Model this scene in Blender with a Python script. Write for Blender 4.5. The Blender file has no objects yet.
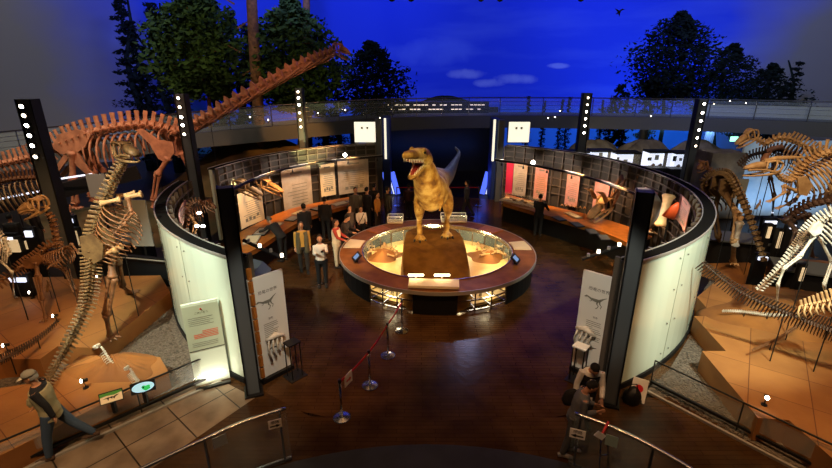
import bpy, math, random
from mathutils import Vector, Matrix
rnd = random.Random(11)
C = bpy.context.scene.collection
PI = math.pi
V = Vector
# ---- camera geometry (measured): used to turn a pixel into a point of the place
F0, TH, HC = 457.1, 0.3407, 6.15
def P(u, v, z=0.0):                       # on the horizontal plane z
    x, y = u-416, v-234
    Fw = F0*math.cos(TH)-y*math.sin(TH); D = F0*math.sin(TH)+y*math.cos(TH); t = (HC-z)/D
    return V((x*t, Fw*t, z))
def Q(u, v, Y):                           # at depth Y
    x, y = u-416, v-234
    Fw = F0*math.cos(TH)-y*math.sin(TH); D = F0*math.sin(TH)+y*math.cos(TH); t = Y/Fw
    return V((x*t, Y, HC-D*t))
RC = V((0.476, 15.0, 0))                  # centre of the round gallery
def CY(u, v, r, c=RC, far=True):          # on a vertical cylinder about c: angle, height
    x, y = u-416, v-234
    Fw = F0*math.cos(TH)-y*math.sin(TH); D = F0*math.sin(TH)+y*math.cos(TH)
    a = x*x+Fw*Fw; b = -2*(x*c.x+Fw*c.y); cc = c.x**2+c.y**2-r*r
    s = math.sqrt(max(0, b*b-4*a*cc)); t = (-b+s)/(2*a) if far else (-b-s)/(2*a)
    return math.atan2(Fw*t-c.y, x*t-c.x), HC-D*t
def RP(a, r, z, c=RC): return V((c.x+r*math.cos(a), c.y+r*math.sin(a), z))
rad = math.radians

# ---- materials
def lin(h):
    h = h.lstrip('#'); o = []
    for i in (0, 2, 4):
        c = int(h[i:i+2], 16)/255; o.append(c/12.92 if c <= .04045 else ((c+.055)/1.055)**2.4)
    return (*o, 1)
def mat(name, c, rough=.6, metal=0, c2=None, ns=4, bump=0, bs=20, emit=0, ec=None, trans=0, alpha=1, coat=0, spec=.5):
    m = bpy.data.materials.new(name); m.use_nodes = True; nt = m.node_tree; b = nt.nodes['Principled BSDF']
    b.inputs['Base Color'].default_value = lin(c); b.inputs['Roughness'].default_value = rough
    b.inputs['Metallic'].default_value = metal; b.inputs['Specular IOR Level'].default_value = spec
    if c2 or bump: tc = nt.nodes.new('ShaderNodeTexCoord')
    if c2:
        n = nt.nodes.new('ShaderNodeTexNoise'); n.inputs['Scale'].default_value = ns; n.inputs['Detail'].default_value = 5
        r = nt.nodes.new('ShaderNodeValToRGB'); r.color_ramp.elements[0].position = .35; r.color_ramp.elements[1].position = .65
        r.color_ramp.elements[0].color = lin(c); r.color_ramp.elements[1].color = lin(c2)
        nt.links.new(tc.outputs['Object'], n.inputs['Vector']); nt.links.new(n.outputs['Fac'], r.inputs[0])
        nt.links.new(r.outputs[0], b.inputs['Base Color'])
    if bump:
        n = nt.nodes.new('ShaderNodeTexNoise'); n.inputs['Scale'].default_value = bs; n.inputs['Detail'].default_value = 6
        q = nt.nodes.new('ShaderNodeBump'); q.inputs['Strength'].default_value = bump; q.inputs['Distance'].default_value = .03
        nt.links.new(tc.outputs['Object'], n.inputs['Vector']); nt.links.new(n.outputs['Fac'], q.inputs['Height'])
        nt.links.new(q.outputs[0], b.inputs['Normal'])
    if emit:
        b.inputs['Emission Color'].default_value = lin(ec or c); b.inputs['Emission Strength'].default_value = emit
    if trans: b.inputs['Transmission Weight'].default_value = trans; b.inputs['IOR'].default_value = 1.45
    if alpha < 1: b.inputs['Alpha'].default_value = alpha
    if coat: b.inputs['Coat Weight'].default_value = coat
    return m
def tiles(m, w, h, mortar, mc, rz=0, squash=0):   # brick joints drawn over the base colour
    nt = m.node_tree; b = nt.nodes['Principled BSDF']; s = b.inputs['Base Color']
    tc = nt.nodes.new('ShaderNodeTexCoord'); mp = nt.nodes.new('ShaderNodeMapping'); mp.inputs['Rotation'].default_value[2] = rz
    br = nt.nodes.new('ShaderNodeTexBrick'); br.offset = squash
    br.inputs['Scale'].default_value = 1; br.inputs['Brick Width'].default_value = w; br.inputs['Row Height'].default_value = h
    br.inputs['Mortar Size'].default_value = mortar; br.inputs['Mortar'].default_value = lin(mc)
    nt.links.new(tc.outputs['Object'], mp.inputs[0]); nt.links.new(mp.outputs[0], br.inputs[0])
    if s.is_linked:
        src = s.links[0].from_socket; hs = nt.nodes.new('ShaderNodeHueSaturation'); hs.inputs['Value'].default_value = .8
        nt.links.new(src, hs.inputs['Color']); nt.links.new(src, br.inputs['Color1']); nt.links.new(hs.outputs[0], br.inputs['Color2'])
    else:
        c = s.default_value[:]; br.inputs['Color1'].default_value = c; br.inputs['Color2'].default_value = (c[0]*.8, c[1]*.8, c[2]*.8, 1)
    nt.links.new(br.outputs[0], s); return m
M = {}
M['floor'] = tiles(mat('floor_wood', '#4f371f', .24, c2='#392511', ns=1.5, bump=.15, bs=6, spec=.13), .7, .10, .004, '#241509', 0, .5)
M['stone'] = tiles(mat('walkway_stone', '#93806a', .3, c2='#6d5a47', ns=2), .9, .9, .012, '#1d150e', .7)
M['dark_floor'] = mat('dark_floor', '#1d1611', .45, c2='#120d0a', ns=1, spec=.2)
M['landing'] = mat('landing_tile', '#33363a', .3, c2='#2a2c2e', ns=3)
M['skin_panel'] = mat('enamel_panel', '#cfdccb', .16, coat=.3)
M['seam'] = mat('seam', '#77806f', .5)
M['steel'] = mat('brushed_steel', '#b9bcc0', .22, 1)
M['rim'] = mat('rim_lip', '#a8a49c', .35, .3)
M['dark'] = mat('dark_paint', '#17181a', .5, spec=.2)
M['black'] = mat('black', '#0a0a0b', .5)
M['grid'] = mat('grid_bar', '#585048', .5)
M['mesh_panel'] = mat('inner_panel', '#3a3631', .55, c2='#2e2b28', ns=2)
M['column'] = mat('column_paint', '#50565a', .45, spec=.3)
M['counter'] = mat('counter_wood', '#b4702c', .4, c2='#9a5c22', ns=5)
M['copper'] = mat('table_wood', '#8a5a30', .45, c2='#744824', ns=3, spec=.12)
M['cream'] = mat('cream_board', '#e9dcb8', .5)
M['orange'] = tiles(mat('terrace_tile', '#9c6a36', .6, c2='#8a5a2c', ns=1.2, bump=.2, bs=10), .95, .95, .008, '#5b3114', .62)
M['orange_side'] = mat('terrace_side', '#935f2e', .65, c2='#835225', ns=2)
M['earth'] = mat('earth', '#86551f', .85, c2='#6b4119', ns=1.3, bump=.5, bs=3)
M['hill'] = mat('hill_earth', '#5a4529', .9, c2='#3d3a20', ns=.8, bump=.6, bs=4)
M['rock'] = mat('rock', '#6f6655', .9, c2='#443c31', ns=1.2, bump=.8, bs=3)
M['gravel'] = mat('gravel', '#6b6258', .9, c2='#3e3832', ns=18, bump=.8, bs=40)
M['bone_red'] = mat('bone_terracotta', '#b9805f', .6, c2='#94634a', ns=4, bump=.3, bs=12)
M['bone_tan'] = mat('bone_tan', '#b8966a', .6, c2='#96744c', ns=5, bump=.3, bs=14)
M['bone_olive'] = mat('bone_olive', '#6e5736', .6, c2='#4e3a22', ns=5, bump=.3, bs=14)
M['bone_brown'] = mat('bone_brown', '#7c5535', .6, c2='#5a3a22', ns=5, bump=.3, bs=14)
M['bone_orange'] = mat('bone_orange', '#cdab7c', .6, c2='#ab865a', ns=4, bump=.3, bs=12)
M['bone_white'] = mat('bone_white', '#d8d4c8', .55, c2='#a9a597', ns=6, bump=.3, bs=14)
M['bone_dark'] = mat('bone_dark', '#4a3427', .55, c2='#33241b', ns=6, bump=.3, bs=14)
M['glass'] = mat('rail_glass', '#9fb0b4', .05, alpha=.13)
M['frost'] = mat('frosted_glass', '#a4b2b6', .4, alpha=.85)
M['cap'] = mat('wall_cap', '#141414', .9, spec=.03)
M['case'] = mat('case_glass', '#cfd8d8', .05, alpha=.16)
M['red'] = mat('red_belt', '#c21f26', .5)
M['white'] = mat('white_board', '#e6e6e0', .5)
M['sign'] = mat('sign_white', '#f0efe8', .5)
M['ink'] = mat('ink', '#14140f', .6)
M['ink_grey'] = mat('ink_grey', '#7b7d73', .6)
M['ink_red'] = mat('ink_red', '#c4553c', .6)
M['lamp'] = mat('lamp_glow', '#ffffff', .5, emit=28, ec='#fff4e0')
M['lamp_soft'] = mat('lamp_soft', '#ffffff', .5, emit=7, ec='#ffe9c8')
M['tube'] = mat('tube_glow', '#ffffff', .5, emit=14, ec='#ffe2a8')
M['window_glow'] = mat('showcase_glow', '#ffffff', .5, emit=1.3, ec='#dfe8ff')
M['sign_glow'] = mat('sign_glow', '#ffffff', .5, emit=1.05, ec='#fbf3d8')
M['yellow_glow'] = mat('yellow_window', '#ffffff', .5, emit=.5, ec='#e8c890')
M['blue_glow'] = mat('blue_glow', '#3a57d0', .4, emit=1.2, ec='#5570ff')
M['blue_cloth'] = mat('blue_banner', '#0d2a6a', .6)
M['white_line'] = mat('light_line', '#ffffff', .5, emit=1.3, ec='#dce6ff')
M['screen'] = mat('screen', '#20242a', .2, emit=.9, ec='#7f9cc8')
M['green_glow'] = mat('exit_glow', '#ffffff', .5, emit=2, ec='#9fffd0')
M['pink'] = mat('pink_panel', '#c99a94', .55, c2='#b98780', ns=5)
M['magenta'] = mat('magenta_panel', '#c8264f', .55)
M['grey_panel'] = mat('grey_panel', '#b9b1a2', .55, c2='#a69d8d', ns=4)
M['red_bone'] = mat('red_bone', '#d3501f', .55, c2='#b53f16', ns=4)
M['bark'] = mat('bark', '#6b4526', .9, c2='#4a2e18', ns=6, bump=.8, bs=12)
M['leaf'] = mat('leaf', '#34491c', .8, c2='#1e2c12', ns=2, spec=.1)
M['leaf_dark'] = mat('leaf_dark', '#0f1710', .9, c2='#0a100b', ns=2, spec=.05)
M['leaf_blue'] = mat('leaf_blue', '#0c1620', .9, c2='#080f18', ns=2, spec=.05)
M['skin'] = mat('skin', '#b98462', .55)
M['hair'] = mat('hair', '#0e0b09', .5)
M['ceramic'] = mat('ceramic', '#b9b6b0', .4)
def cloth(c, c2=None): 
    k = 'cloth_'+c.strip('#')
    if k not in M: M[k] = mat(k, c, .85, bump=.2, bs=30, c2=c2, ns=8)
    return M[k]

# ---- mesh building
WM = {}
class MB:
    def __init__(s): s.v = []; s.f = []
    def add(s, vs, fs):
        k = len(s.v); s.v += [V(p) for p in vs]; s.f += [tuple(i+k for i in f) for f in fs]; return s
    def box(s, c, d, rz=0, Mx=None):
        c = V(c); d = V(d)/2
        R = Mx if Mx is not None else Matrix.Rotation(rz, 3, 'Z')
        vs = [c+R@V((x*d.x, y*d.y, z*d.z)) for x in (-1, 1) for y in (-1, 1) for z in (-1, 1)]
        return s.add(vs, [(0,1,3,2),(4,6,7,5),(0,4,5,1),(2,3,7,6),(0,2,6,4),(1,5,7,3)])
    def beam(s, a, b, w, h, up=V((0,0,1))):
        a = V(a); b = V(b); t = (b-a).normalized(); sd = t.cross(up)
        if sd.length < 1e-4: sd = V((1,0,0))
        sd.normalize(); u = sd.cross(t)
        Mx = Matrix((t, sd, u)).transposed(); return s.box((a+b)/2, ((b-a).length, w, h), Mx=Mx)
    def tube(s, pts, rs, n=8, up=None, cap=True):
        pts = [V(p) for p in pts]; N = len(pts)
        if not hasattr(rs, '__len__'): rs = [rs]*N
        rs = [r if hasattr(r, '__len__') else (r, r) for r in rs]
        if len(rs) == 1: rs *= N
        vs = []; fs = []; pn = None
        for i in range(N):
            t = (pts[min(i+1, N-1)]-pts[max(i-1, 0)])
            t = t.normalized() if t.length > 1e-9 else V((0,0,1))
            if up is not None: nn = V(up)-t*t.dot(V(up))
            elif pn is not None: nn = pn-t*t.dot(pn)
            else:
                g = V((0,0,1)) if abs(t.z) < .9 else V((0,1,0)); nn = g-t*t.dot(g)
            if nn.length < 1e-5: nn = t.orthogonal()
            nn.normalize(); pn = nn; bb = t.cross(nn)
            for k in range(n):
                a = 2*PI*k/n; vs.append(pts[i]+bb*math.cos(a)*rs[i][0]+nn*math.sin(a)*rs[i][1])
        for i in range(N-1):
            for k in range(n): fs.append((i*n+k, i*n+(k+1)%n, (i+1)*n+(k+1)%n, (i+1)*n+k))
        if cap: fs += [tuple(range(n))[::-1], tuple(range((N-1)*n, N*n))]
        return s.add(vs, fs)
    def cyl(s, c, r, h, n=16, r2=None): c = V(c); return s.tube([c, c+V((0,0,h))], [r, r if r2 is None else r2], n)
    def ball(s, c, r, n=10, m=6):
        c = V(c); r = V(r) if hasattr(r, '__len__') else V((r, r, r)); vs = [c+V((0,0,-r.z))]; fs = []
        for j in range(1, m):
            a = -PI/2+PI*j/m
            for k in range(n): vs.append(c+V((r.x*math.cos(a)*math.cos(2*PI*k/n), r.y*math.cos(a)*math.sin(2*PI*k/n), r.z*math.sin(a))))
        vs.append(c+V((0,0,r.z)))
        for k in range(n): fs.append((0, 1+(k+1)%n, 1+k)); fs.append((len(vs)-1, 1+(m-2)*n+k, 1+(m-2)*n+(k+1)%n))
        for j in range(m-2):
            for k in range(n): fs.append((1+j*n+k, 1+j*n+(k+1)%n, 1+(j+1)*n+(k+1)%n, 1+(j+1)*n+k))
        return s.add(vs, fs)
    def prism(s, poly, z0, z1):
        n = len(poly); A = sum(poly[i][0]*poly[(i+1)%n][1]-poly[(i+1)%n][0]*poly[i][1] for i in range(n))
        if A < 0: poly = poly[::-1]
        vs = [(p[0], p[1], z0) for p in poly]+[(p[0], p[1], z1) for p in poly]
        return s.add(vs, [tuple(range(n))[::-1], tuple(range(n, 2*n))]+[(i, (i+1)%n, n+(i+1)%n, n+i) for i in range(n)])
    def arc(s, r0, r1, a0, a1, z0, z1, n=24, c=RC, rz=None):   # ring sector solid
        n = max(1, n); vs = []; fs = []
        for i in range(n+1):
            a = a0+(a1-a0)*i/n
            for r, z in ((r0, z0), (r1, z0), (r1, z1), (r0, z1)): vs.append(RP(a, r, z, c))
        for i in range(n):
            for k in range(4): fs.append((4*i+k, 4*i+(k+1)%4, 4*i+4+(k+1)%4, 4*i+4+k))
        fs += [(0,3,2,1), (4*n, 4*n+1, 4*n+2, 4*n+3)]
        return s.add(vs, fs)
    def quad(s, a, b, c, d): return s.add([a, b, c, d], [(0,1,2,3)])
    def build(s, name, m, parent=None, smooth=False, origin=None):
        me = bpy.data.meshes.new(name)
        if parent is None:
            if origin is None:
                mx = V((min(p.x for p in s.v)+max(p.x for p in s.v), min(p.y for p in s.v)+max(p.y for p in s.v), 2*min(p.z for p in s.v)))/2
            else: mx = V(origin)
            W = Matrix.Translation(mx)
        else: W = WM[parent.name]
        I = W.inverted(); me.from_pydata([I@p for p in s.v], [], s.f); me.update()
        o = bpy.data.objects.new(name, me); C.objects.link(o)
        if m: me.materials.append(M[m] if isinstance(m, str) else m)
        if parent is None: o.location = mx
        else: o.parent = parent
        WM[o.name] = W
        if smooth:
            me.polygons.foreach_set('use_smooth', [True]*len(me.polygons))
        fixn(me); return o
def fixn(me):
    import bmesh
    b = bmesh.new(); b.from_mesh(me); bmesh.ops.recalc_face_normals(b, faces=b.faces); b.to_mesh(me); b.free()
def empty(name, loc, label, cat, group=None, rz=0):
    o = bpy.data.objects.new(name, None); C.objects.link(o); o.location = loc; o.rotation_euler = (0,0,rz); o.empty_display_size = .2
    WM[o.name] = Matrix.Translation(V(loc))@Matrix.Rotation(rz, 4, 'Z')
    return tag(o, label, cat, group)
def tag(o, label=None, cat=None, group=None, kind=None):
    if label: o['label'] = label
    if cat: o['category'] = cat
    if group: o['group'] = group
    if kind: o['kind'] = kind
    return o
def struct(o): o['kind'] = 'structure'; return o
def kids(o): return [c for c in C.objects if c.parent == o]
def copy_tree(o, parent=None, loc=None, rz=None, label=None, top=True):
    c = o.copy(); C.objects.link(c)
    if parent is not None: c.parent = parent
    if loc is not None: c.location = loc
    if rz is not None: c.rotation_euler = (0,0,rz)
    if top and label: c['label'] = label
    if top: WM[c.name] = Matrix.Translation(c.location)@Matrix.Rotation(c.rotation_euler.z, 4, 'Z')
    for k in kids(o): copy_tree(k, c, top=False)
    return c
def catmull(pts, n):
    pts = [V(p) for p in pts]; pts = [pts[0]*2-pts[1]]+pts+[pts[-1]*2-pts[-2]]; out = []
    L = len(pts)-3
    for i in range(n):
        t = i/(n-1)*L; k = min(int(t), L-1); t -= k
        a, b, c, d = pts[k:k+4]
        out.append(.5*((2*b)+(c-a)*t+(2*a-5*b+4*c-d)*t*t+(3*b-a-3*c+d)*t**3))
    return out
def remeshed(mb, vox, sm=3):          # union of overlapping lofts -> one continuous surface
    me = bpy.data.meshes.new('tmp'); me.from_pydata(mb.v, [], mb.f); fixn(me)
    o = bpy.data.objects.new('tmp', me); C.objects.link(o)
    r = o.modifiers.new('r', 'REMESH'); r.mode = 'VOXEL'; r.voxel_size = vox; r.use_smooth_shade = True
    if sm: q = o.modifiers.new('s', 'SMOOTH'); q.factor = .5; q.iterations = sm
    bpy.context.view_layer.update(); dg = bpy.context.evaluated_depsgraph_get()
    nm = bpy.data.meshes.new_from_object(o.evaluated_get(dg)); bpy.data.objects.remove(o)
    nm.polygons.foreach_set('use_smooth', [True]*len(nm.polygons)); return nm
def meshobj(name, me, m, parent=None, world=False):
    me.materials.clear(); me.materials.append(M[m] if isinstance(m, str) else m)
    o = bpy.data.objects.new(name, me); C.objects.link(o); o.parent = parent
    if world and parent: me.transform(WM[parent.name].inverted())
    WM[o.name] = WM[parent.name] if parent else Matrix(); return o
FONT = None
def text_mb(txt, size, Mx, depth=.002):   # lettering as geometry; Mx maps the text plane (x right, y up, z out) into the place
    cu = bpy.data.curves.new('t', 'FONT'); cu.body = txt; cu.size = size; cu.align_x = 'CENTER'; cu.align_y = 'CENTER'; cu.resolution_u = 2
    o = bpy.data.objects.new('t', cu); C.objects.link(o); bpy.context.view_layer.update()
    me = bpy.data.meshes.new_from_object(o.evaluated_get(bpy.context.evaluated_depsgraph_get()))
    mb = MB(); mb.add([Mx@v.co for v in me.vertices], [tuple(p.vertices) for p in me.polygons])
    bpy.data.objects.remove(o); return mb
def frame(origin, right, up):            # 4x4 with x=right, y=up, z=normal
    r = V(right).normalized(); u = V(up); u = (u-r*r.dot(u)).normalized(); n = r.cross(u)
    Mx = Matrix((r, u, n)).transposed().to_4x4(); Mx.translation = V(origin); return Mx
def light(kind, name, loc, power, col='#ffffff', target=None, size=.3, angle=60, blend=.6, sizey=None):
    l = bpy.data.lights.new(name, kind); l.energy = power; l.color = lin(col)[:3]
    if kind == 'AREA':
        l.size = size
        if sizey: l.shape = 'RECTANGLE'; l.size_y = sizey
    else: l.shadow_soft_size = size
    if kind == 'SPOT': l.spot_size = rad(angle); l.spot_blend = blend
    o = bpy.data.objects.new(name, l); C.objects.link(o); o.location = loc
    if target is not None: o.rotation_euler = (V(target)-V(loc)).to_track_quat('-Z', 'Y').to_euler()
    return o
# ================= SETTING =================
# painted dome wall: a night-sky mural on the middle, bare grey plaster at both ends
mw = bpy.data.materials.new('dome_mural'); mw.use_nodes = True; nt = mw.node_tree; b = nt.nodes['Principled BSDF']; b.inputs['Roughness'].default_value = .9
b.inputs['Specular IOR Level'].default_value = .1
def nd(t, **k):
    n = nt.nodes.new(t)
    for a, v in k.items(): setattr(n, a, v)
    return n
def mapr(src, a, b_, c=0, d=1):
    n = nd('ShaderNodeMapRange'); n.inputs[1].default_value = a; n.inputs[2].default_value = b_; n.inputs[3].default_value = c; n.inputs[4].default_value = d
    nt.links.new(src, n.inputs[0]); return n.outputs[0]
def mixc(f, a, c):
    n = nd('ShaderNodeMix', data_type='RGBA'); nt.links.new(f, n.inputs[0])
    for s, v in ((n.inputs[6], a), (n.inputs[7], c)):
        if isinstance(v, str): s.default_value = lin(v)
        else: nt.links.new(v, s)
    return n.outputs[2]
def math2(op, a, c):
    n = nd('ShaderNodeMath', operation=op)
    for s, v in ((n.inputs[0], a), (n.inputs[1], c)):
        if isinstance(v, (int, float)): s.default_value = v
        else: nt.links.new(v, s)
    return n.outputs[0]
geo = nd('ShaderNodeNewGeometry'); sp = nd('ShaderNodeSeparateXYZ'); nt.links.new(geo.outputs['Position'], sp.inputs[0])
mp = nd('ShaderNodeMapping'); mp.inputs['Scale'].default_value = (.05, .05, .28); nt.links.new(geo.outputs['Position'], mp.inputs[0])
cl = nd('ShaderNodeTexNoise'); cl.inputs['Scale'].default_value = 1.6; cl.inputs['Detail'].default_value = 7; nt.links.new(mp.outputs[0], cl.inputs['Vector'])
clf = mapr(cl.outputs['Fac'], .48, .75, 0, .6)
blue = mixc(clf, '#233db8', '#4f68c4')
mp2 = nd('ShaderNodeMapping'); mp2.inputs['Location'].default_value = (-4.9, 0, -7.1); mp2.inputs['Scale'].default_value = (1, 0, 3.2)
nt.links.new(geo.outputs['Position'], mp2.inputs[0])
n3 = nd('ShaderNodeTexNoise'); n3.inputs['Scale'].default_value = .55; n3.inputs['Detail'].default_value = 8; nt.links.new(geo.outputs['Position'], n3.inputs['Vector'])
def blob(cx, cz, sx, sz):
    dx = math2('DIVIDE', math2('SUBTRACT', sp.outputs[0], cx), sx); dz = math2('DIVIDE', math2('SUBTRACT', sp.outputs[2], cz), sz)
    d = math2('ADD', math2('MULTIPLY', dx, dx), math2('MULTIPLY', dz, dz))
    return mapr(math2('ADD', d, math2('MULTIPLY', math2('SUBTRACT', n3.outputs['Fac'], .5), 3.2)), 0.2, 1.3, .55, 0)
B = {}
sea = mapr(sp.outputs[2], 2.4, 3.8, 1, 0)
blue = mixc(sea, blue, '#2f6fb8')
CLOUDS = [(434+4, 91-8, 1.0), (515, 79, 1), (490, 83, .8), (555, 66, .5)]
for (u, v, k) in [(515, 79, 1.0), (492, 83, .8), (470, 74, .9), (555, 66, .45), (430, 52, 2.2)]:
    q = Q(u, v, 39.5); blue = mixc(blob(q.x, q.z, 1.7*k, .42*k), blue, '#8f9ccc' if k < 2 else '#4a63c4')
nw = nd('ShaderNodeTexNoise'); nw.inputs['Scale'].default_value = .25; nw.inputs['Detail'].default_value = 4; nt.links.new(geo.outputs['Position'], nw.inputs['Vector'])
wob = math2('MULTIPLY', math2('SUBTRACT', nw.outputs['Fac'], .5), 3.5)
xx = math2('ADD', sp.outputs[0], wob)
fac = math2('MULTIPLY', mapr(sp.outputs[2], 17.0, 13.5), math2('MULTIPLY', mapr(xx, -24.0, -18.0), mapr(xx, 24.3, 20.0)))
top_ = mapr(sp.outputs[2], 17.0, 13.5)  # unseen dome top coloured dark as if unlit, to cut the blue bounce
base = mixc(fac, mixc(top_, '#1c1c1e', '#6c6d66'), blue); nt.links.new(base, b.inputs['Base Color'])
M['mural'] = mw
mb = MB(); c0 = V((0, 4, 0)); RD = 37; nseg = 96; m_ = 26; z0 = -.3
for j in range(m_+1):
    a = PI/2*j/m_
    for k in range(nseg):
        t = 2*PI*k/nseg; mb.v.append(c0+V((RD*math.cos(a)*math.cos(t), RD*math.cos(a)*math.sin(t), z0+RD*.85*math.sin(a))))
for j in range(m_):
    for k in range(nseg): mb.f.append((j*nseg+k, j*nseg+(k+1)%nseg, (j+1)*nseg+(k+1)%nseg, (j+1)*nseg+k))
o = struct(mb.build('wall_dome', 'mural', smooth=True))
# floors
mb = MB(); mb.cyl((0, 4, -.35), 37, .3, 96); struct(mb.build('floor_hall', 'dark_floor'))
mb = MB(); mb.arc(0.0, 8.3, 0, 2*PI, -.12, 0.0, 96)
struct(mb.build('floor_gallery', 'floor'))
mb = MB(); mb.prism([(-4.4, 8.35), (-3.3, 7.85), (-2, 7.0), (0.5, 6.9), (3, 7.0), (3.9, 7.5), (5.1, 7.55), (7.5, 4.0), (7.5, 2), (-7.5, 2), (-7.5, 5.3)], -.06, .004)
struct(mb.build('floor_front', 'floor'))
mb = MB(); mb.prism([P(0, 467), P(214, 377), P(255, 398), P(150, 470), P(60, 560)], -.06, .008); struct(mb.build('floor_walkway', 'stone'))
# escalator landing: a shallow round plate of grey tile
mb = MB(); mb.arc(0, 6.8, 0, 2*PI, -.02, .02, 96, c=V((.2, -.5, 0))); struct(mb.build('floor_landing', 'landing'))
# gravel beds
mb = MB(); mb.prism([P(0, 467), P(214, 377), V((-3.6, 7.9, 0)), P(201, 359), V((-6.6, 11, 0)), V((-7.4, 12.6, 0)), V((-12, 12, 0)), V((-12, 5, 0))], -.06, .002); struct(mb.build('floor_gravel', 'gravel'))
mb = MB(); mb.prism([P(647, 390), V((6, 5, 0)), V((8, 5, 0)), V((11, 8, 0)), V((9.2, 13, 0)), V((8.3, 12, 0)), V((7.3, 10.4, 0)), P(669, 370)], -.06, .002); struct(mb.build('floor_gravel', 'gravel'))
def pebbles(poly_px, n, seed):
    r = random.Random(seed); mb = MB(); (u0, v0, u1, v1, test) = poly_px
    k = 0; t = 0
    while k < n and t < n*20:
        t += 1; u = r.uniform(u0, u1); v = r.uniform(v0, v1)
        if not test(u, v): continue
        p = P(u, v, .01)
        if (p.x-RC.x)**2+(p.y-RC.y)**2 < 8.3**2: continue
        s = r.uniform(.012, .032); k += 1
        mb.ball(p, (s*r.uniform(.8, 1.4), s, s*.6), 5, 3)
    return mb
o = pebbles((120, 300, 210, 380, lambda u, v: v > 300+(170-u)*.62 and u < 201 and v < 384-(214-u)*.0 and v < 380), 1500, 3).build('gravel', M['gravel'])
tag(o, 'grey gravel strewn between the left terrace and the white curved wall', 'gravel', kind='stuff')
o = pebbles((645, 335, 770, 440, lambda u, v: v > 385-(u-645)*1.0 and v < 384+(u-647)*.60 and u-700 < (v-345)*.75), 1500, 4).build('gravel', M['gravel'])
tag(o, 'grey gravel strewn beside the right orange terrace', 'gravel', kind='stuff')

# ---- terraces (each a stepped block of tiled plinth)
def terrace(name, px, extra, z, label):
    pts = [P(u, v, z) for u, v in px]+[V((x, y, z)) for x, y in extra]
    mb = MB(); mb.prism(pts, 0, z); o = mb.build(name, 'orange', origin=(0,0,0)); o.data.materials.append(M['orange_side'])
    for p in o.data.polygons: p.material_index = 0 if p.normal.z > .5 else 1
    return tag(o, label, 'plinth', 'terraced display plinths')
terrace('display_plinth', [(170, 292), (99, 348), (67, 347), (58, 346), (40, 359), (13, 359), (0, 360), (-60, 372)], [(-14, 9.5), (-13, 12.2), (-7.6, 12.4)], .45, 'large orange tiled plinth at left carrying the mounted skeletons')
terrace('display_plinth', [(160, 357), (168, 371), (128, 391), (94, 408), (60, 425), (20, 446), (-40, 475), (-60, 400), (0, 388), (48, 381), (81, 355)], [], .42, 'lower orange tiled plinth at left behind the two light boxes')
terrace('display_plinth', [(697, 297), (714, 316), (694, 316), (726, 351), (702, 351), (758, 418), (789, 420), (832, 458), (900, 500)], [(12.5, 5.5), (13, 10.6), (9.6, 11.6), (8.6, 11.9)], .5, 'saw-toothed orange tiled plinth at right under the big tail skeletons')
# rippled sand mounds on the terraces
def mound(c, rx, ry, h, m, name, label, cat, seed=1, n=40, k=14, group=None, ridges=0, rz=0, pw=1.0):
    r = random.Random(seed); ph = [r.uniform(0, 6) for _ in range(6)]; mb = MB(); cr, sr = math.cos(rz), math.sin(rz)
    mb.v.append(V((c[0], c[1], c[2]+h)))
    for j in range(1, k+1):
        t = j/k
        for i in range(n):
            a = 2*PI*i/n; w = 1+.12*math.sin(3*a+ph[0])+.08*math.sin(5*a+ph[1])
            z = h*(.5+.5*math.cos(PI*t))**pw*(1+.18*math.sin(4*a+ph[2])*t+(.16*math.sin(ridges*a)*min(1, 3*t) if ridges else .1*math.sin(7*a+9*t+ph[3])*t))
            if j == k: z = -.05
            x, y = rx*t*w*math.cos(a), ry*t*w*math.sin(a)
            mb.v.append(V((c[0]+x*cr-y*sr, c[1]+x*sr+y*cr, c[2]+z)))
    for i in range(n): mb.f.append((0, 1+i, 1+(i+1)%n))
    for j in range(k-1):
        for i in range(n): mb.f.append((1+j*n+i, 1+(j+1)*n+i, 1+(j+1)*n+(i+1)%n, 1+j*n+(i+1)%n))
    mb.f.append(tuple(range(1+(k-1)*n, 1+k*n))[::-1])
    return tag(mb.build(name, m, smooth=True), label, cat, group)
mound(P(116, 368, .42), .9, .55, .26, 'earth', 'earth_mound', 'small ribbed sand mound under the tiny white skeleton on the lower left plinth', 'mound', 5, 96, ridges=16)
mound(P(792, 316, .5), 1.9, 1.3, .28, 'earth', 'earth_mound', 'ribbed sand mound on the right plinth below the dark hanging tail', 'mound', 6, 96, ridges=22)
mound((-12, 19.3, -.05), 5.2, 3.6, .75, 'hill', 'earth_mound', 'long brown earth bank under the huge long-necked skeleton', 'mound', 2)
mound(tuple(Q(255, 160, 25.2))[:2]+(-.05,), 6.5, 1.9, 3.1, 'hill', 'earth_mound', 'mossy brown hill behind the left part of the round gallery', 'mound', 3)
mound((11.8, 13.4, -.05), 3.0, 2.4, .35, 'earth', 'earth_mound', 'orange-lit earth bank at right under the duck-billed skeletons', 'mound', 8)
for i, (u, s, d) in enumerate([(590, 2.4, 'behind the nearest white showcase'), (640, 2.3, 'between the walkway pillars'), (690, 2.2, 'beside the right lamp column')]):
    q = Q(u, 158, 27); mound((q.x, 26.7, -.05), s*1.25, 1.1, 2.5, 'rock', 'rock_mound', 'grey-brown artificial rock %s under the walkway' % d, 'rock', 20+i, group='rocks above the far showcases', pw=.4)

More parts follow.
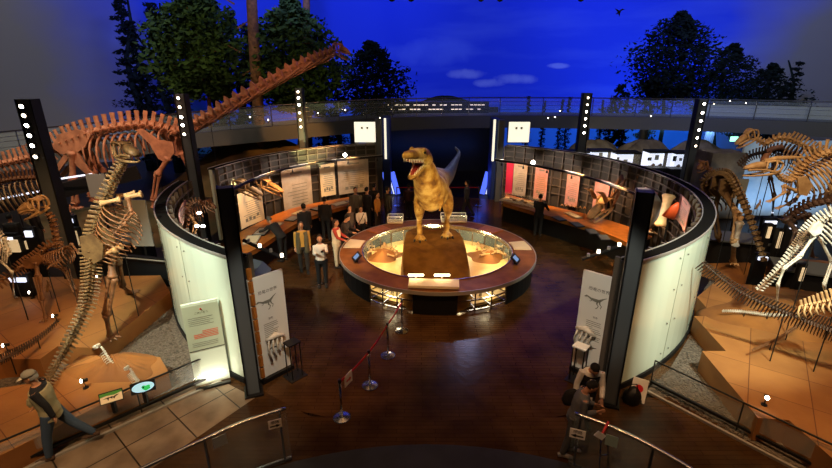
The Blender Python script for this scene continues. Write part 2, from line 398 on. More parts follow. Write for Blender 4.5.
# ---- upper walkway curving round the hall
wp = [P(-110, 196, 1.5), P(-50, 183, 1.7), P(0, 173, 1.9), P(100, 160, 2.15), P(200, 148, 2.6), P(300, 138.5, 2.9), P(372, 132, 3.0)]+[V((x, y, 3.0)) for x, y in [(1, 27.3), (5.2, 27.9), (11.7, 27.2), (16.3, 26), (21.2, 23.4), (26, 18)]]
ws = catmull(wp, 90)
def offs(pts, d):
    out = []
    for i, p in enumerate(pts):
        t = (pts[min(i+1, len(pts)-1)]-pts[max(i-1, 0)]); nrm = V((-t.y, t.x, 0)).normalized(); out.append(p+nrm*d)
    return out
def ribbon(mb, pts, d0, d1, z0, z1, i0=0, i1=None):
    a = offs(pts, d0)[i0:i1]; b2 = offs(pts, d1)[i0:i1]; vs = []; fs = []
    for p, q in zip(a, b2):
        vs += [V((p.x, p.y, p.z-3+z0)), V((q.x, q.y, p.z-3+z0)), V((q.x, q.y, p.z-3+z1)), V((p.x, p.y, p.z-3+z1))]
    for i in range(len(a)-1):
        for k in range(4): fs.append((4*i+k, 4*i+(k+1)%4, 4*i+4+(k+1)%4, 4*i+4+k))
    n = len(a)-1; fs += [(0,3,2,1), (4*n, 4*n+1, 4*n+2, 4*n+3)]; mb.add(vs, fs)
M['deck'] = mat('walkway_deck', '#5a5f62', .5); M['fascia'] = mat('fascia', '#4a4d50', .6, spec=.2)
mb = MB(); ribbon(mb, ws, 0, 2.4, 3.0, 3.72); struct(mb.build('trim_walkway', 'fascia'))
rail = empty('walkway_railing', ws[45], 'steel and glass railing along the high curved walkway across the back', 'railing')
mb = MB(); ribbon(mb, ws, .04, .09, 4.70, 4.76); mb.build('handrail', 'steel', rail)
mb = MB()
for z in (4.05, 4.3, 4.5): ribbon(mb, ws, .05, .07, z, z+.015)
mb.build('wire', 'steel', rail)
mb = MB(); ribbon(mb, ws, .055, .065, 3.75, 4.66); mb.build('glass_pane', 'glass', rail)
for i in range(2, 89, 3):
    p = offs(ws, .07)[i]; mb = MB(); mb.box((p.x, p.y, p.z+1.23), (.04, .04, 1.0)); mb.build('post', 'steel', rail)
# frosted glass panels fixed behind the right part of that railing
for i, u in enumerate([716, 731, 747, 763, 779, 795, 811, 827]):
    t = [k for k in range(60, 88)]; best = min(t, key=lambda k: abs(F0*ws[k].x/(ws[k].y*math.cos(TH)+(HC-4.1)*math.sin(TH))-(u-416))); p = offs(ws, .3)[best]; tt = (ws[best+1]-ws[best-1]).normalized()
    mb = MB(); mb.beam(V((p.x, p.y, 4.15))-tt*.45, V((p.x, p.y, 4.15))+tt*.45, .02, .6)
    tag(mb.build('frosted_panel', 'frost'), 'pale frosted glass panel on the right walkway, number %s from the lamp column' % ['one', 'two', 'three', 'four', 'five', 'six', 'seven', 'eight'][i], 'panel', 'frosted panels along the right walkway')
# pillars under the walkway
for i, (x, y, w) in enumerate([(Q(640, 160, 29).x, 29.1, 'between the two right rocks'), (Q(586, 160, 27.9).x, 28.6, 'behind the middle lamp column'), (-16.6, 23.2, 'behind the long-necked skeleton'), (Q(352, 120, 26.5).x, 27.2, 'left of the gallery exit'), (Q(700, 150, 28.7).x+.4, 28.7, 'behind the right lamp column')]):
    mb = MB(); mb.cyl((x, y, -.05), .22, 3.05, 16, .26); tag(mb.build('walkway_pillar', 'column'), 'dark round pillar holding up the walkway %s' % w, 'pillar', 'walkway pillars')
# black wall standing in for the dark hall opening, under the lit slots
mb = MB(); mb.box((1.0, 30.2, 2.0), (8.5, .3, 4.1)); struct(mb.build('wall_dark_opening', 'black'))
mound((1.9, 32.2, 3.9), 3.0, 1.2, .75, 'leaf_dark', 'distant_hill', 'low rounded dark hill rising behind the lit terrace in the centre', 'hill', 4)
M['window_warm'] = mat('window_warm', '#ffffff', .5, emit=1.3, ec='#ffe0b8')
tr = empty('lit_terrace', (1.0, 29.6, 3.7), 'two rows of warm lit openings on the far walkway in the centre', 'building')
mb = MB(); mb.box((1.3, 29.8, 4.0), (6.5, .5, .8)); mb.build('wall', 'dark', tr)
for k in range(26):
    for r_ in range(2):
        if (k*7+r_*3) % 5 == 0 or (k*5+r_) % 7 == 3: continue
        x = -1.7+k*.235; mb = MB(); mb.box((x, 29.53, 3.95+.26*r_), (.19, .03, .06)); mb.build('window', 'window_warm', tr)
# blue-lit water beyond the hall at right: part of the mural (sea); showcases in front of it
def showcase(u0, v0, u1, v1, Y, label, seed):
    a = Q(u0, v1, Y); b2 = Q(u1, v1, Y); zt = Q(u0, v0, Y).z; r = random.Random(seed)
    w = b2.x-a.x; zb = a.z; e = empty('wall_showcase', ((a.x+b2.x)/2, Y, 0), label, 'display case', 'lit showcases under the far walkway')
    mb = MB(); mb.box(((a.x+b2.x)/2, Y+.45, max(zb, .2)/2-.02), (w+.1, .8, max(zb, .2))); mb.build('base', 'dark', e)
    mb = MB(); mb.box(((a.x+b2.x)/2, Y+.7, (zb+zt)/2), (w, .05, zt-zb)); mb.build('light_panel', 'window_glow', e)
    mb = MB(); mb.box(((a.x+b2.x)/2, Y+.3, zt+.05), (w+.1, .8, .1)); mb.build('canopy', 'dark', e)
    mb = MB(); mb.box(((a.x+b2.x)/2, Y-.02, (zb+zt)/2), (w, .02, zt-zb)); mb.build('glass', 'case', e)
    for k in range(max(2, int(w/.45))):
        x = a.x+.2+(w-.4)*(k+.5)/max(2, int(w/.45)); z = zb+.15+r.uniform(.1, max(.15, zt-zb-.5))
        mb = MB(); mb.box((x, Y+.66, z+.1), (r.uniform(.12, .25), .02, r.uniform(.15, .3))); mb.build('picture', 'ink_grey' if k % 2 else 'ink', e)
        mb = MB(); mb.ball((x+.1, Y+.35, zb+.09), (.09, .06, .09)); mb.tube([(x-.05, Y+.35, zb+.03), (x+.03, Y+.35, zb+.12), (x+.12, Y+.35, zb+.1)], .02, 5); mb.build('fossil', 'bone_brown', e)
for i, a in enumerate([(566, 153, 587, 166, 24.5), (590, 152, 611, 168, 24.5), (614, 154, 637, 172, 24.3), (647, 153, 669, 168, 24), (673, 154, 693, 169, 23.6)]):
    showcase(*a, ['glowing white showcase just right of the middle lamp column', 'glowing white showcase behind the gallery rim, second from the middle lamp column', 'glowing white showcase left of the walkway pillar', 'glowing white showcase with small fossils right of the walkway pillar', 'glowing white showcase touching the right lamp column'][i], 40+i)
# bright backdrop of painted water behind the duck-billed skeletons
bd = mat('water_backdrop', '#7ea6c8', .7, c2='#c4d6e0', ns=.5)
a, b_ = Q(734, 195, 19.5), Q(860, 195, 19.5)
mb = MB(); mb.box(((a.x+b_.x)/2, 19.6, 1.75), (b_.x-a.x, .12, 3.3)); struct(mb.build('wall_backdrop', bd))
light('AREA', 'backdrop_wash', (15.5, 18.6, .5), 60, '#cfe4ff', (15.5, 19.6, 2.2), 5, sizey=.2)
mb = MB(); mb.box((Q(718, 170, 20).x, 20, 1.45), (1.5, 1.2, 2.9)); struct(mb.build('wall_rock_screen', 'rock'))
# ================= ROUND GALLERY =================
HR = 2.88
SECT = [(rad(108.3), rad(170.5), 'rear_left'), (rad(184.5), rad(241.5), 'front_left'), (rad(-64.3), rad(61.1), 'right')]
for a0, a1, nm in SECT:
    n = int(abs(a1-a0)/rad(2.5)); 
    mb = MB(); mb.arc(7.98, 8.08, a0, a1, .12, HR-.06, n); w = struct(mb.build('wall_'+nm, 'skin_panel', smooth=False))
    mb = MB(); mb.arc(7.95, 8.12, a0, a1, 0, .12, n); struct(mb.build('baseboard_'+nm, 'dark'))
    mb = MB(); mb.arc(7.82, 8.10, a0, a1, HR-.06, HR-.02, n); struct(mb.build('trim_cap', 'cap'))
    mb = MB(); mb.arc(8.09, 8.115, a0, a1, HR-.05, HR, n); mb.arc(7.81, 7.83, a0, a1, HR-.04, HR-.005, n); struct(mb.build('trim_rim', 'rim'))
    # seams and fixing studs of the enamel cladding
    k = max(2, round(abs(a1-a0)/rad(13))); mb = MB(); st = MB()
    for i in range(k+1):
        a = a0+(a1-a0)*i/k
        if 0 < i < k: mb.arc(8.08, 8.083, a-.0012, a+.0012, .12, HR-.06, 1)
        for z in (.35, 1.1, 1.9, 2.6):
            for s in (-1, 1):
                aa = a+s*.022
                if a0 < aa < a1: st.tube([RP(aa, 8.08, z), RP(aa, 8.1, z)], .018, 8)
    mb.build('seam', 'seam', w); st.build('stud', 'steel', w)
    # dark inner lattice: backing sheets, uprights and horizontal bars
    mb = MB(); mb.arc(7.80, 7.83, a0, a1, 0, HR-.08, n); struct(mb.build('wall_lining', 'mesh_panel'))
    mb = MB(); nb = max(3, round(abs(a1-a0)/rad(3.6)))
    for i in range(nb+1):
        a = a0+(a1-a0)*i/nb; mb.arc(7.70, 7.80, a-.0035, a+.0035, 0, HR-.03, 1)
    for z in (.95, 1.3, 1.65, 2.0, 2.35, 2.6): mb.arc(7.68, 7.72, a0, a1, z, z+.04, n)
    struct(mb.build('trim_lattice', 'grid'))
# big square columns where the gallery opens
for (u, v, ut, vt, nm, ll) in [(254, 392, 222, 186, 'left', 'tall dark square column at the left side of the gallery entrance'), (609, 402, 645, 193, 'right', 'tall dark square column at the right side of the gallery entrance, next to the couple')]:
    p = P(u, v); q = Q(ut, vt, p.y); s = -1 if nm == 'left' else 1
    e = empty('entrance_column', p, ll, 'column', 'entrance columns', rz=-s*rad(22)); zt = 4.28
    R_ = Matrix.Rotation(-s*rad(22), 3, 'Z')
    mb = MB(); mb.box(p+V((0,0,zt/2)), (.24, .22, zt), Mx=R_); mb.build('shaft', 'column', e)
    mb = MB(); mb.box(p+R_@V((-s*.125, 0, 0))+V((0,0,zt/2)), (.03, .27, zt+.02), Mx=R_); mb.build('side_plate', 'dark', e)
    mb = MB(); mb.box(p+R_@V((s*.125, 0, 0))+V((0,0,zt/2)), (.03, .27, zt+.02), Mx=R_); mb.build('side_plate', 'dark', e)
    mb = MB(); mb.box(p+V((0,0,.02)), (.36, .4, .05), Mx=R_); mb.build('base_plate', 'black', e)
# warm strip of the gallery interior seen between each column and the curved wall
for s, a, r0_, r1_ in ((-1, rad(242.4), 7.88, 7.95), (-1, rad(242.2), 8.06, 8.14), (1, rad(-65.0), 8.06, 8.14)):
    mb = MB()
    for k in range(9): mb.arc(r0_, r1_, a-.004, a+.004, .15+k*.28, .38+k*.28, 1)
    struct(mb.build('trim_wood_edge', 'counter'))
# lamp rails hanging above the counters
def lamp_rail(px, z, label):
    pts = catmull([P(u, v, z) for u, v in px], 40); e = empty('lamp_rail', pts[20], label, 'lamp rail', 'lamp rails inside the gallery')
    mb = MB(); mb.tube(pts, [(.05, .045)]*40, 6, up=(0,0,1)); mb.build('beam', 'dark', e)
    mb = MB(); mb.tube([p+V((0,0,.055)) for p in pts], .012, 5); mb.build('edge_strip', 'rim', e)
    for k in range(2, 39, 6):
        p = pts[k]; mb = MB(); mb.tube([p+V((0,0,-.05)), p+V((0,0,-.12))], .015, 6); mb.cyl(p+V((0,0,-.2)), .045, .09, 10, .03); mb.build('spotlight', 'black', e)
    return pts
rlL = lamp_rail([(232, 190), (255, 179), (290, 168), (335, 160.5), (382, 156)], 2.5, 'curved dark lamp rail inside the left half of the round gallery')
rlR = lamp_rail([(495, 160), (530, 165), (570, 173), (605, 183), (640, 196)], 2.5, 'curved dark lamp rail inside the right half of the round gallery')
for (u, v, Y, ll) in [(345, 155, 20.3, 'bright spotlight on the left lamp rail'), (533, 162.5, 19.0, 'bright spotlight on the right lamp rail')]:
    p = Q(u, v, Y); e = empty('spotlight', p, ll, 'spotlight', 'glaring spotlights')
    mb = MB(); mb.tube([p+V((0,.14,.0)), p], [.07, .09], 12); mb.build('housing', 'black', e)
    mb = MB(); mb.tube([p+V((0,-.005,0)), p+V((0,-.015,0))], .085, 12); mb.build('lens', 'lamp', e)
# curved counters along the inside
def counter(front, back, label):
    f = catmull([P(u, v, .86) for u, v in front], 26); b_ = catmull([P(u, v, .86) for u, v in back], 26)
    f = [p if (p.x-RC.x)**2+(p.y-RC.y)**2 < 7.6**2 else RP(math.atan2(p.y-15, p.x-.476), 7.6, .86) for p in f]
    b_ = [p if (p.x-RC.x)**2+(p.y-RC.y)**2 < 7.62**2 else RP(math.atan2(p.y-15, p.x-.476), 7.62, .86) for p in b_]
    e = empty('curved_counter', V((f[13].x, f[13].y, 0)), label, 'counter', 'curved wooden counters')
    def strip(A_, B_, z0, z1, nm, m):
        vs = []; fs = []
        for p, q in zip(A_, B_): vs += [V((p.x, p.y, z0)), V((q.x, q.y, z0)), V((q.x, q.y, z1)), V((p.x, p.y, z1))]
        for i in range(len(A_)-1):
            for k in range(4): fs.append((4*i+k, 4*i+(k+1)%4, 4*i+4+(k+1)%4, 4*i+4+k))
        n = len(A_)-1; fs += [(0,3,2,1), (4*n, 4*n+1, 4*n+2, 4*n+3)]; mb = MB(); mb.add(vs, fs); mb.build(nm, m, e)
    strip(f, b_, .80, .86, 'top', 'counter'); fi = [p.lerp(q, .12) for p, q in zip(f, b_)]; bi = [p.lerp(q, .95) for p, q in zip(f, b_)]
    strip(fi, bi, 0, .8, 'base', 'black'); strip(f, [p.lerp(q, .03) for p, q in zip(f, b_)], .72, .87, 'front_edge', 'counter')
    return e
counter([(238, 256), (256, 249), (281, 233), (310, 217), (350, 205), (374, 201)], [(238, 233), (256, 224), (281, 212), (310, 204), (350, 197), (374, 194)], 'curved orange-lit counter of documents in the rear left of the gallery')
counter([(503, 203), (545, 215), (590, 228), (612, 236), (634, 246)], [(506, 194), (548, 205), (590, 215), (627, 226), (652, 236)], 'long curved orange counter along the right side of the gallery')
def on_counter(u, v, z=.87): return P(u, v, z)
# text plates and papers lying on the counters
def plate(u, v, w, d, m, label, name='text_plate', grp=None, tilt=0, cat='label plate', h=.03):
    p = P(u, v, .88); a = math.atan2(p.y-15, p.x-.476); r_ = V((-math.sin(a), math.cos(a), 0)); 
    e = empty(name, p, label, cat, grp)
    mb = MB(); mb.box(p+V((0,0,h/2)), (d, w, h), rz=a); mb.build('board', m, e)
    mb = MB(); mb.box(p+V((0,0,h+.004)), (d*.86, w*.86, .004), rz=a); mb.build('sheet', 'grey_panel' if m != 'grey_panel' else 'cream', e)
    return e
for i, (u, v, ll) in enumerate([(559, 219, 'nearest the visitor in black'), (577, 225, 'second from the visitor in black'), (592, 232, 'third along the right counter'), (604, 238, 'beside the right entrance column')]):
    e = plate(u, v, .55, .34, 'black', 'dark slanted text plate on the right counter, %s' % ll, grp='dark plates on the right counter')
    for k in kids(e):
        if k.name.startswith('sheet'): k.data.materials[0] = M['column']
plate(573, 215.5, .8, .3, 'grey_panel', 'pale specimen board on the right counter under the small mounted bones', name='specimen_board', cat='board')
plate(651, 231, .5, .4, 'grey_panel', 'pale specimen board on the counter just right of the right entrance column', name='specimen_board', cat='board')
for i, (u, v, w, d, m, ll) in enumerate([(252, 240, .8, .45, 'grey_panel', 'next to the left column'), (262, 232, .8, .45, 'dark', 'second from the left column'), (275, 226, .7, .4, 'grey_panel', 'beside the bowing man'), (293, 219, .6, .4, 'dark', 'behind the bowing man'), (300, 213, .6, .4, 'grey_panel', 'left of the man in the hat'), (318, 209, .5, .4, 'dark', 'right of the man in the hat'), (340, 204, .7, .4, 'grey_panel', 'under the framed maps'), (352, 201.5, .5, .35, 'dark', 'at the far end of the counter')]):
    plate(u, v, w, d, m, 'flat printed board on the left counter, %s' % ll, name='printed_board', grp='boards on the left counter', cat='board')
# hanging graphic panels on the lattice
def hang(u0, v0, u1, v1, m, label, r=7.6, name='graphic_panel', pic=True, grp='hanging graphic panels', seed=1):
    a0, zt = CY(u0, v0, r); a1, _ = CY(u1, v0, r); _, zb = CY((u0+u1)/2, v1, r); _, zt = CY((u0+u1)/2, v0, r)
    if a0 > a1: a0, a1 = a1, a0
    am = (a0+a1)/2; e = empty(name, RP(am, r, zb), label, 'panel', grp); r_ = random.Random(seed)
    mb = MB(); mb.arc(r-.02, r, a0, a1, zb, zt, 3); mb.build('board', m, e)
    if pic:
        mb = MB()
        h = zt-zb; w = a1-a0
        for k in range(10): 
            z = zt-h*(.32+.06*k); mb.arc(r-.024, r-.021, a0+w*.15, a0+w*(.85-.2*r_.random()), z, z+h*.012, 1)
        mb.arc(r-.024, r-.021, a0+w*.3, a0+w*.7, zt-h*.12, zt-h*.08, 1); mb.build('text_lines', 'ink_grey', e)
        mb = MB()
        for k in range(4):
            x = a0+w*(.2+.16*k); z = zb+h*(.12+.08*r_.random()); mb.arc(r-.025, r-.021, x, x+w*.1, z, z+h*.09, 1)
        mb.build('picture', 'ink_grey', e)
    return e
hang(280, 167, 310, 222, 'grey_panel', 'large pale map panel right of the two skulls', seed=2)
hang(319, 164, 334, 196, 'cream', 'narrow cream panel with small pictures in the rear left of the gallery', seed=3)
hang(337, 160, 368, 193, 'grey_panel', 'wide pale map panel at the far end of the left gallery', seed=4)
hang(236, 190, 261, 226, 'cream', 'cream panel behind the left mounted skull beside the left column', seed=5)
hang(507, 163, 514, 194, 'magenta', 'narrow bright magenta panel by the gallery exit', pic=False)
hang(514.5, 163, 528, 196, 'grey_panel', 'pale grey text panel next to the magenta strip', seed=6)
hang(536, 167, 549, 200, 'pink', 'pinkish text panel behind the visitor in black', seed=7)
hang(568, 173, 581, 207, 'pink', 'pink panel left of the horned skull', seed=8)
hang(596, 180, 611, 212, 'pink', 'pink panel partly behind the horned skull', seed=9)
hang(645, 190, 659, 231, 'pink', 'pink panel behind the curved tusk', seed=10)
hang(680, 199, 692, 240, 'pink', 'pink panel at the far right behind the red bone', seed=11)
hang(176, 205, 186, 232, 'pink', 'small mauve panel inside the front left of the gallery', seed=12)
# small screen on the right wall
p = Q(602, 201, 20.3); a, z = CY(602, 201, 7.4)
e = empty('small_monitor', RP(a, 7.4, z-.15), 'small glowing monitor left of the horned skull', 'monitor')
mb = MB(); mb.arc(7.38, 7.45, a-.022, a+.022, z-.13, z+.13, 1); mb.build('case', 'black', e)
mb = MB(); mb.arc(7.372, 7.38, a-.018, a+.018, z-.11, z+.11, 1); mb.build('screen', 'window_glow', e)
# exit portal: grey posts, glowing signboards, blue banners and blue acrylic fins
for s, (up, us0, us1, Y, nm, ub0, ub1) in {-1: (379, 355, 376, 23.0, 'left', 384, 391), 1: (500, 508, 530, 22.4, 'right', 490, 496)}.items():
    p = Q(up, 150, Y)
    mb = MB(); mb.box((p.x, Y, 2.0), (.28, .3, 4.0)); struct(mb.build('wall_portal_post', 'column'))
    q = Q(up-s*-7, 150, Y+.1); mb = MB(); mb.box((Q(up+s*-6.5, 150, Y).x, Y+.1, 3.0), (.10, .1, 2.0)); tag(mb.build('light_strip', 'sign_glow'), 'thin upright white light strip on the %s exit post' % nm, 'light', 'light strips at the gallery exit')
    a = Q(us0, 142, Y); b2 = Q(us1, 122, Y); e = empty('lit_signboard', ((a.x+b2.x)/2, Y, a.z), 'square glowing white signboard above the %s side of the gallery exit' % nm, 'sign', 'glowing signboards at the exit')
    mb = MB(); mb.box(((a.x+b2.x)/2, Y, (a.z+b2.z)/2), (b2.x-a.x, .12, b2.z-a.z)); mb.build('light_face', 'sign_glow', e)
    mb = MB(); mb.box(((a.x+b2.x)/2, Y+.1, (a.z+b2.z)/2), (b2.x-a.x+.08, .1, b2.z-a.z+.08)); mb.build('case', 'dark', e)
    for k, f in enumerate((.35, .6)):
        mb = MB(); mb.box((a.x+(b2.x-a.x)*f, Y-.062, b2.z-.28), (.1, .01, .1)); mb.build('picture', 'ink_grey', e)
    a = Q(ub0, 150, Y+1); b2 = Q(ub1, 150, Y+1)
    mb = MB(); mb.box(((a.x+b2.x)/2, Y+.8, 2.0), (b2.x-a.x, 1.2, 4.0)); struct(mb.build('wall_portal_'+nm, 'blue_cloth'))
    # leaning blue acrylic fins
    u0 = 395 if s < 0 else 485
    e = empty('blue_light_fin', P(u0, 193, 0), 'leaning blue-glowing acrylic fin on the %s of the exit passage' % nm, 'light', 'blue glowing fins')
    for k in range(3):
        b_ = P(u0+s*(-3+k*4)*1.0, 194, 0); t_ = Q(u0+s*(3+k*4), 172, b_.y)
        mb = MB(); mb.beam(b_, t_, .26 if k != 1 else .05, .05, up=V((0,1,0))); mb.build('fin' if k != 1 else 'edge_line', 'blue_glow' if k != 1 else 'white_line', e)
    p = P(u0+s*3, 197, 0)
# red rope barrier across the exit
e = empty('rope_barrier', P(437, 200, 0), 'red belt barrier stretched across the gallery exit behind the big dinosaur', 'barrier')
ps = [P(x, 206, 0) for x in (397, 478)]
mb = MB(); mb.beam(ps[0]+V((0,0,.92)), ps[1]+V((0,0,.92)), .01, .05); mb.build('belt', 'red', e)
for p in ps: mb = MB(); mb.cyl(p, .16, .02, 16); mb.cyl(p, .025, .96, 10); mb.build('post', 'steel', e)

# ================= ROUND TABLE AND PEDESTAL =================
TC = V((.68, 13.86, 0)); TR = 3.12; TI = 2.42
e = empty('round_display_table', TC, 'ring-shaped wooden display table with glowing pit around the big dinosaur', 'display table')
mb = MB(); mb.arc(TI, TR, 0, 2*PI, .66, .72, 96, c=TC); mb.build('table_top', 'copper', e)
mb = MB(); mb.arc(TR, TR+.025, 0, 2*PI, .63, .735, 96, c=TC); mb.build('outer_edge', 'rim', e)
mb = MB(); mb.arc(TI-.02, TI, 0, 2*PI, .62, .76, 96, c=TC); mb.build('inner_edge', 'steel', e)
mb = MB(); mb.arc(0, 2.75, 0, 2*PI, .02, .10, 72, c=TC); mb.build('pit_floor', M.setdefault('pit', mat('pit_floor', '#d8c07e', .5, c2='#b08a48', ns=1.2)), e)
aa = lambda u: CY(u, 300, TR, TC, far=False)[0]
A = [aa(u) for u in (350, 368, 412, 458, 508, 524)]
def solid(a0, a1, nm='side_panel'):
    mb = MB(); mb.arc(TR-.12, TR-.07, a0, a1, 0, .66, max(2, int((a1-a0)/.08)), c=TC); mb.build(nm, 'dark', e)
solid(A[2], A[3], 'front_panel'); solid(A[4], A[5]); solid(A[0], A[1])
solid(A[5], A[5]+rad(38)); solid(A[0]-rad(38), A[0])
solid(rad(30), rad(150))
def lattice(a0, a1):
    mb = MB(); n = 3
    for k in range(n+1):
        a = a0+(a1-a0)*k/n
        for r_ in (TR-.1, TI+.1): mb.beam(RP(a, r_, 0, TC), RP(a, r_, .66, TC), .035, .035, up=V((0,1,0)))
        for z in (.12, .38, .62): mb.beam(RP(a, TR-.1, z, TC), RP(a, TI+.1, z, TC), .03, .03)
    for z in (.06, .36, .62):
        for r_ in (TR-.1, TI+.1): mb.arc(r_-.02, r_+.02, a0, a1, z, z+.035, 10, c=TC)
    mb.build('steel_frame', 'steel', e)
    mb = MB(); mb.arc(TI-.02, TI+.02, a0, a1, .40, .60, 12, c=TC); mb.build('light_band', 'lamp_soft', e)
lattice(A[1], A[2]); lattice(A[3], A[4])
# inner glazing posts round the pit
mb = MB(); mb.arc(TI-.015, TI-.005, 0, 2*PI, .10, .62, 72, c=TC); mb.build('inner_glass', 'glass', e)
for k in range(28):
    a = 2*PI*k/28+.05; mb = MB(); mb.beam(RP(a, TI-.03, .1, TC), RP(a, TI-.03, .64, TC), .04, .04, up=V((0,1,0))); mb.build('post', 'steel', e)
# inlaid darker plates on the table top
for i, (u, v, ll, m) in enumerate([(376, 229, 'upper left', 'counter'), (490, 230, 'upper right', 'counter'), (351, 244, 'left', 'cream'), (521, 246, 'right', 'cream')]):
    p = P(u, v, .72); a = math.atan2(p.y-TC.y, p.x-TC.x); r_ = .33
    mb = MB(); mb.arc(TI+.08, TR-.06, a-.13, a+.13, .722, .75, 4, c=TC); tag(mb.build('reading_board', m), 'flat reading board on the %s of the ring table' % ll, 'board', 'reading boards on the ring table')
p0 = aa(404); p1 = aa(463)
e2 = empty('lit_reading_desk', RP((p0+p1)/2, 2.9, .72, TC), 'slanted cream reading desk with two tube lamps at the front of the ring table', 'reading desk')
c_ = RP((p0+p1)/2, 2.78, .78, TC); ang_ = (p0+p1)/2+PI/2
mb = MB(); mb.box(c_+V((0, .02, .02)), (1.35, .46, .07), rz=ang_); mb.build('desk_board', 'cream', e2)
for s in (-1, 1):
    q = Q(429+s*13, 275, 11.35); mb = MB(); mb.box(q, (.42, .06, .035)); mb.build('tube_lamp', 'tube', e2)
    mb = MB(); mb.box(q+V((0,.04,-.02)), (.46, .03, .10)); mb.build('lamp_shade', 'dark', e2)
    mb = MB(); mb.tube([q+V((0,.04,-.05)), V((q.x, 11.28, .80))], .012, 6); mb.build('bracket', 'steel', e2)
for (u, v, ll) in [(357, 262, 'left'), (515, 264, 'right')]:
    p = P(u, v, .72); a = math.atan2(p.y-TC.y, p.x-TC.x); rr = V((math.cos(a), math.sin(a), 0)); tt = V((-rr.y, rr.x, 0)); nrm = (rr+V((0,0,1.1))).normalized(); up = nrm.cross(tt)
    Mx = Matrix((tt, up, nrm)).transposed(); e2 = empty('touch_screen', p, 'tilted black touch screen on the %s of the ring table' % ll, 'screen', 'touch screens on the ring table')
    mb = MB(); mb.box(p+V((0,0,.17)), (.36, .30, .04), Mx=Mx); mb.build('housing', 'black', e2)
    mb = MB(); mb.box(p+V((0,0,.17))+nrm*.023, (.22, .18, .004), Mx=Mx); mb.build('screen', 'screen', e2)
    mb = MB(); mb.tube([p, p+V((0,0,.16))], .04, 8); mb.build('stand', 'black', e2)
for (u0, u1, v, ll) in [(388, 403, 222, 'left'), (441, 466, 221, 'right')]:
    a = P(u0, v, .74); b_ = P(u1, v, .74); e2 = empty('glass_case', (a+b_)/2, 'small lit glass case at the back of the ring table, %s of the dinosaur legs' % ll, 'display case', 'glass cases on the ring table')
    c_ = (a+b_)/2; w = (b_-a).length
    mb = MB(); mb.box(c_+V((0,0,.03)), (w, .4, .05)); mb.build('base', 'cream', e2)
    mb = MB(); mb.box(c_+V((0,0,.16)), (w, .4, .2)); mb.build('glass', 'case', e2)
    mb = MB()
    for sx in (-1, 1):
        for sy in (-1, 1): mb.box(c_+V((sx*w/2, sy*.2, .15)), (.02, .02, .24))
    for sy in (-1, 1): mb.box(c_+V((0, sy*.2, .27)), (w, .02, .02))
    mb.build('frame', 'white', e2)
    mb = MB()
    for k in range(5): mb.ball(c_+V((-w*.35+w*.17*k, .03*(-1)**k, .085)), (.06, .05, .035), 8, 4)
    mb.build('specimens', 'bone_white', e2)
# brown fossil mounds in the pit
for (u, v, ll, s) in [(383, 256, 'left', 1), (487, 257, 'right', 2)]:
    p = P(u, v, .1); mound((p.x, p.y, .1), .72, .62, .26, 'earth', 'fossil_mound', 'brown fossil block in the glowing pit, %s of the pedestal' % ll, 'mound', s+30, group='fossil blocks in the pit')
    r = random.Random(s)
    e2 = empty('fossil_bones', (p.x, p.y, .36), 'jumble of pale fossil bones on the %s fossil block' % ll, 'fossil', 'fossils in the pit')
    for k in range(16):
        q = V((p.x+r.uniform(-.6, .6), p.y+r.uniform(-.5, .5), .33+r.uniform(-.03, .03))); d = V((r.uniform(-1, 1), r.uniform(-1, 1), .1)).normalized()*r.uniform(.08, .2)
        mb = MB(); mb.tube([q-d, q-d*.8, q, q+d*.8, q+d], [.045, .03, .022, .03, .045], 6); mb.build('bone', 'bone_tan', e2, smooth=True)
# pedestal: rough brown block, sloping forward
mb = MB(); pc = [(-.42, 10.98), (1.55, 10.98), (1.55, 11.6), (1.5, 12.4), (1.62, 13.4), (1.55, 14.6), (1.2, 15.3), (-.1, 15.3), (-.45, 14.6), (-.42, 13.4), (-.35, 12.4), (-.42, 11.6)]
zt_ = [.52, .52, .66, .86, 1.0, 1.02, 1.0, 1.0, 1.02, 1.0, .86, .66]
cx, cyy = .58, 13.2; vs = []; rings = []; r = random.Random(5)
N_ = 72; K_ = 16
def rr_poly(t):   # rounded rectangle outline
    a = 2*PI*t; x = math.copysign(abs(math.cos(a))**.45, math.cos(a)); y = math.copysign(abs(math.sin(a))**.45, math.sin(a)); return x, y
for j in range(K_+1):
    f = j/K_
    for i in range(N_):
        x, y = rr_poly(i/N_)
        if f < .45: g = f/.45; sc = 1.06-.10*g; zf = g
        else: g = (f-.45)/.55; sc = .96*(1-g)+.0; zf = 1
        X = cx+x*1.0*sc; Y = 13.15+y*2.1*sc
        h = .60+.42*min(1, max(0, (Y-11.2)/1.7))
        z = .06+(h-.06)*(zf**.6)+(.03*math.sin(X*9+Y*5)+.025*math.sin(Y*13-X*4))*(zf)
        vs.append(V((X, Y, z)))
fs = [(j*N_+i, j*N_+(i+1)%N_, (j+1)*N_+(i+1)%N_, (j+1)*N_+i) for j in range(K_) for i in range(N_)]
mb = MB(); mb.add(vs, fs); M['pedestal'] = mat('pedestal_rock', '#7d5a2a', .95, c2='#694820', ns=3, bump=.7, bs=8, spec=.05)
tag(mb.build('rock_pedestal', 'pedestal', smooth=True), 'rough brown rock block under the big flesh model dinosaur', 'pedestal')
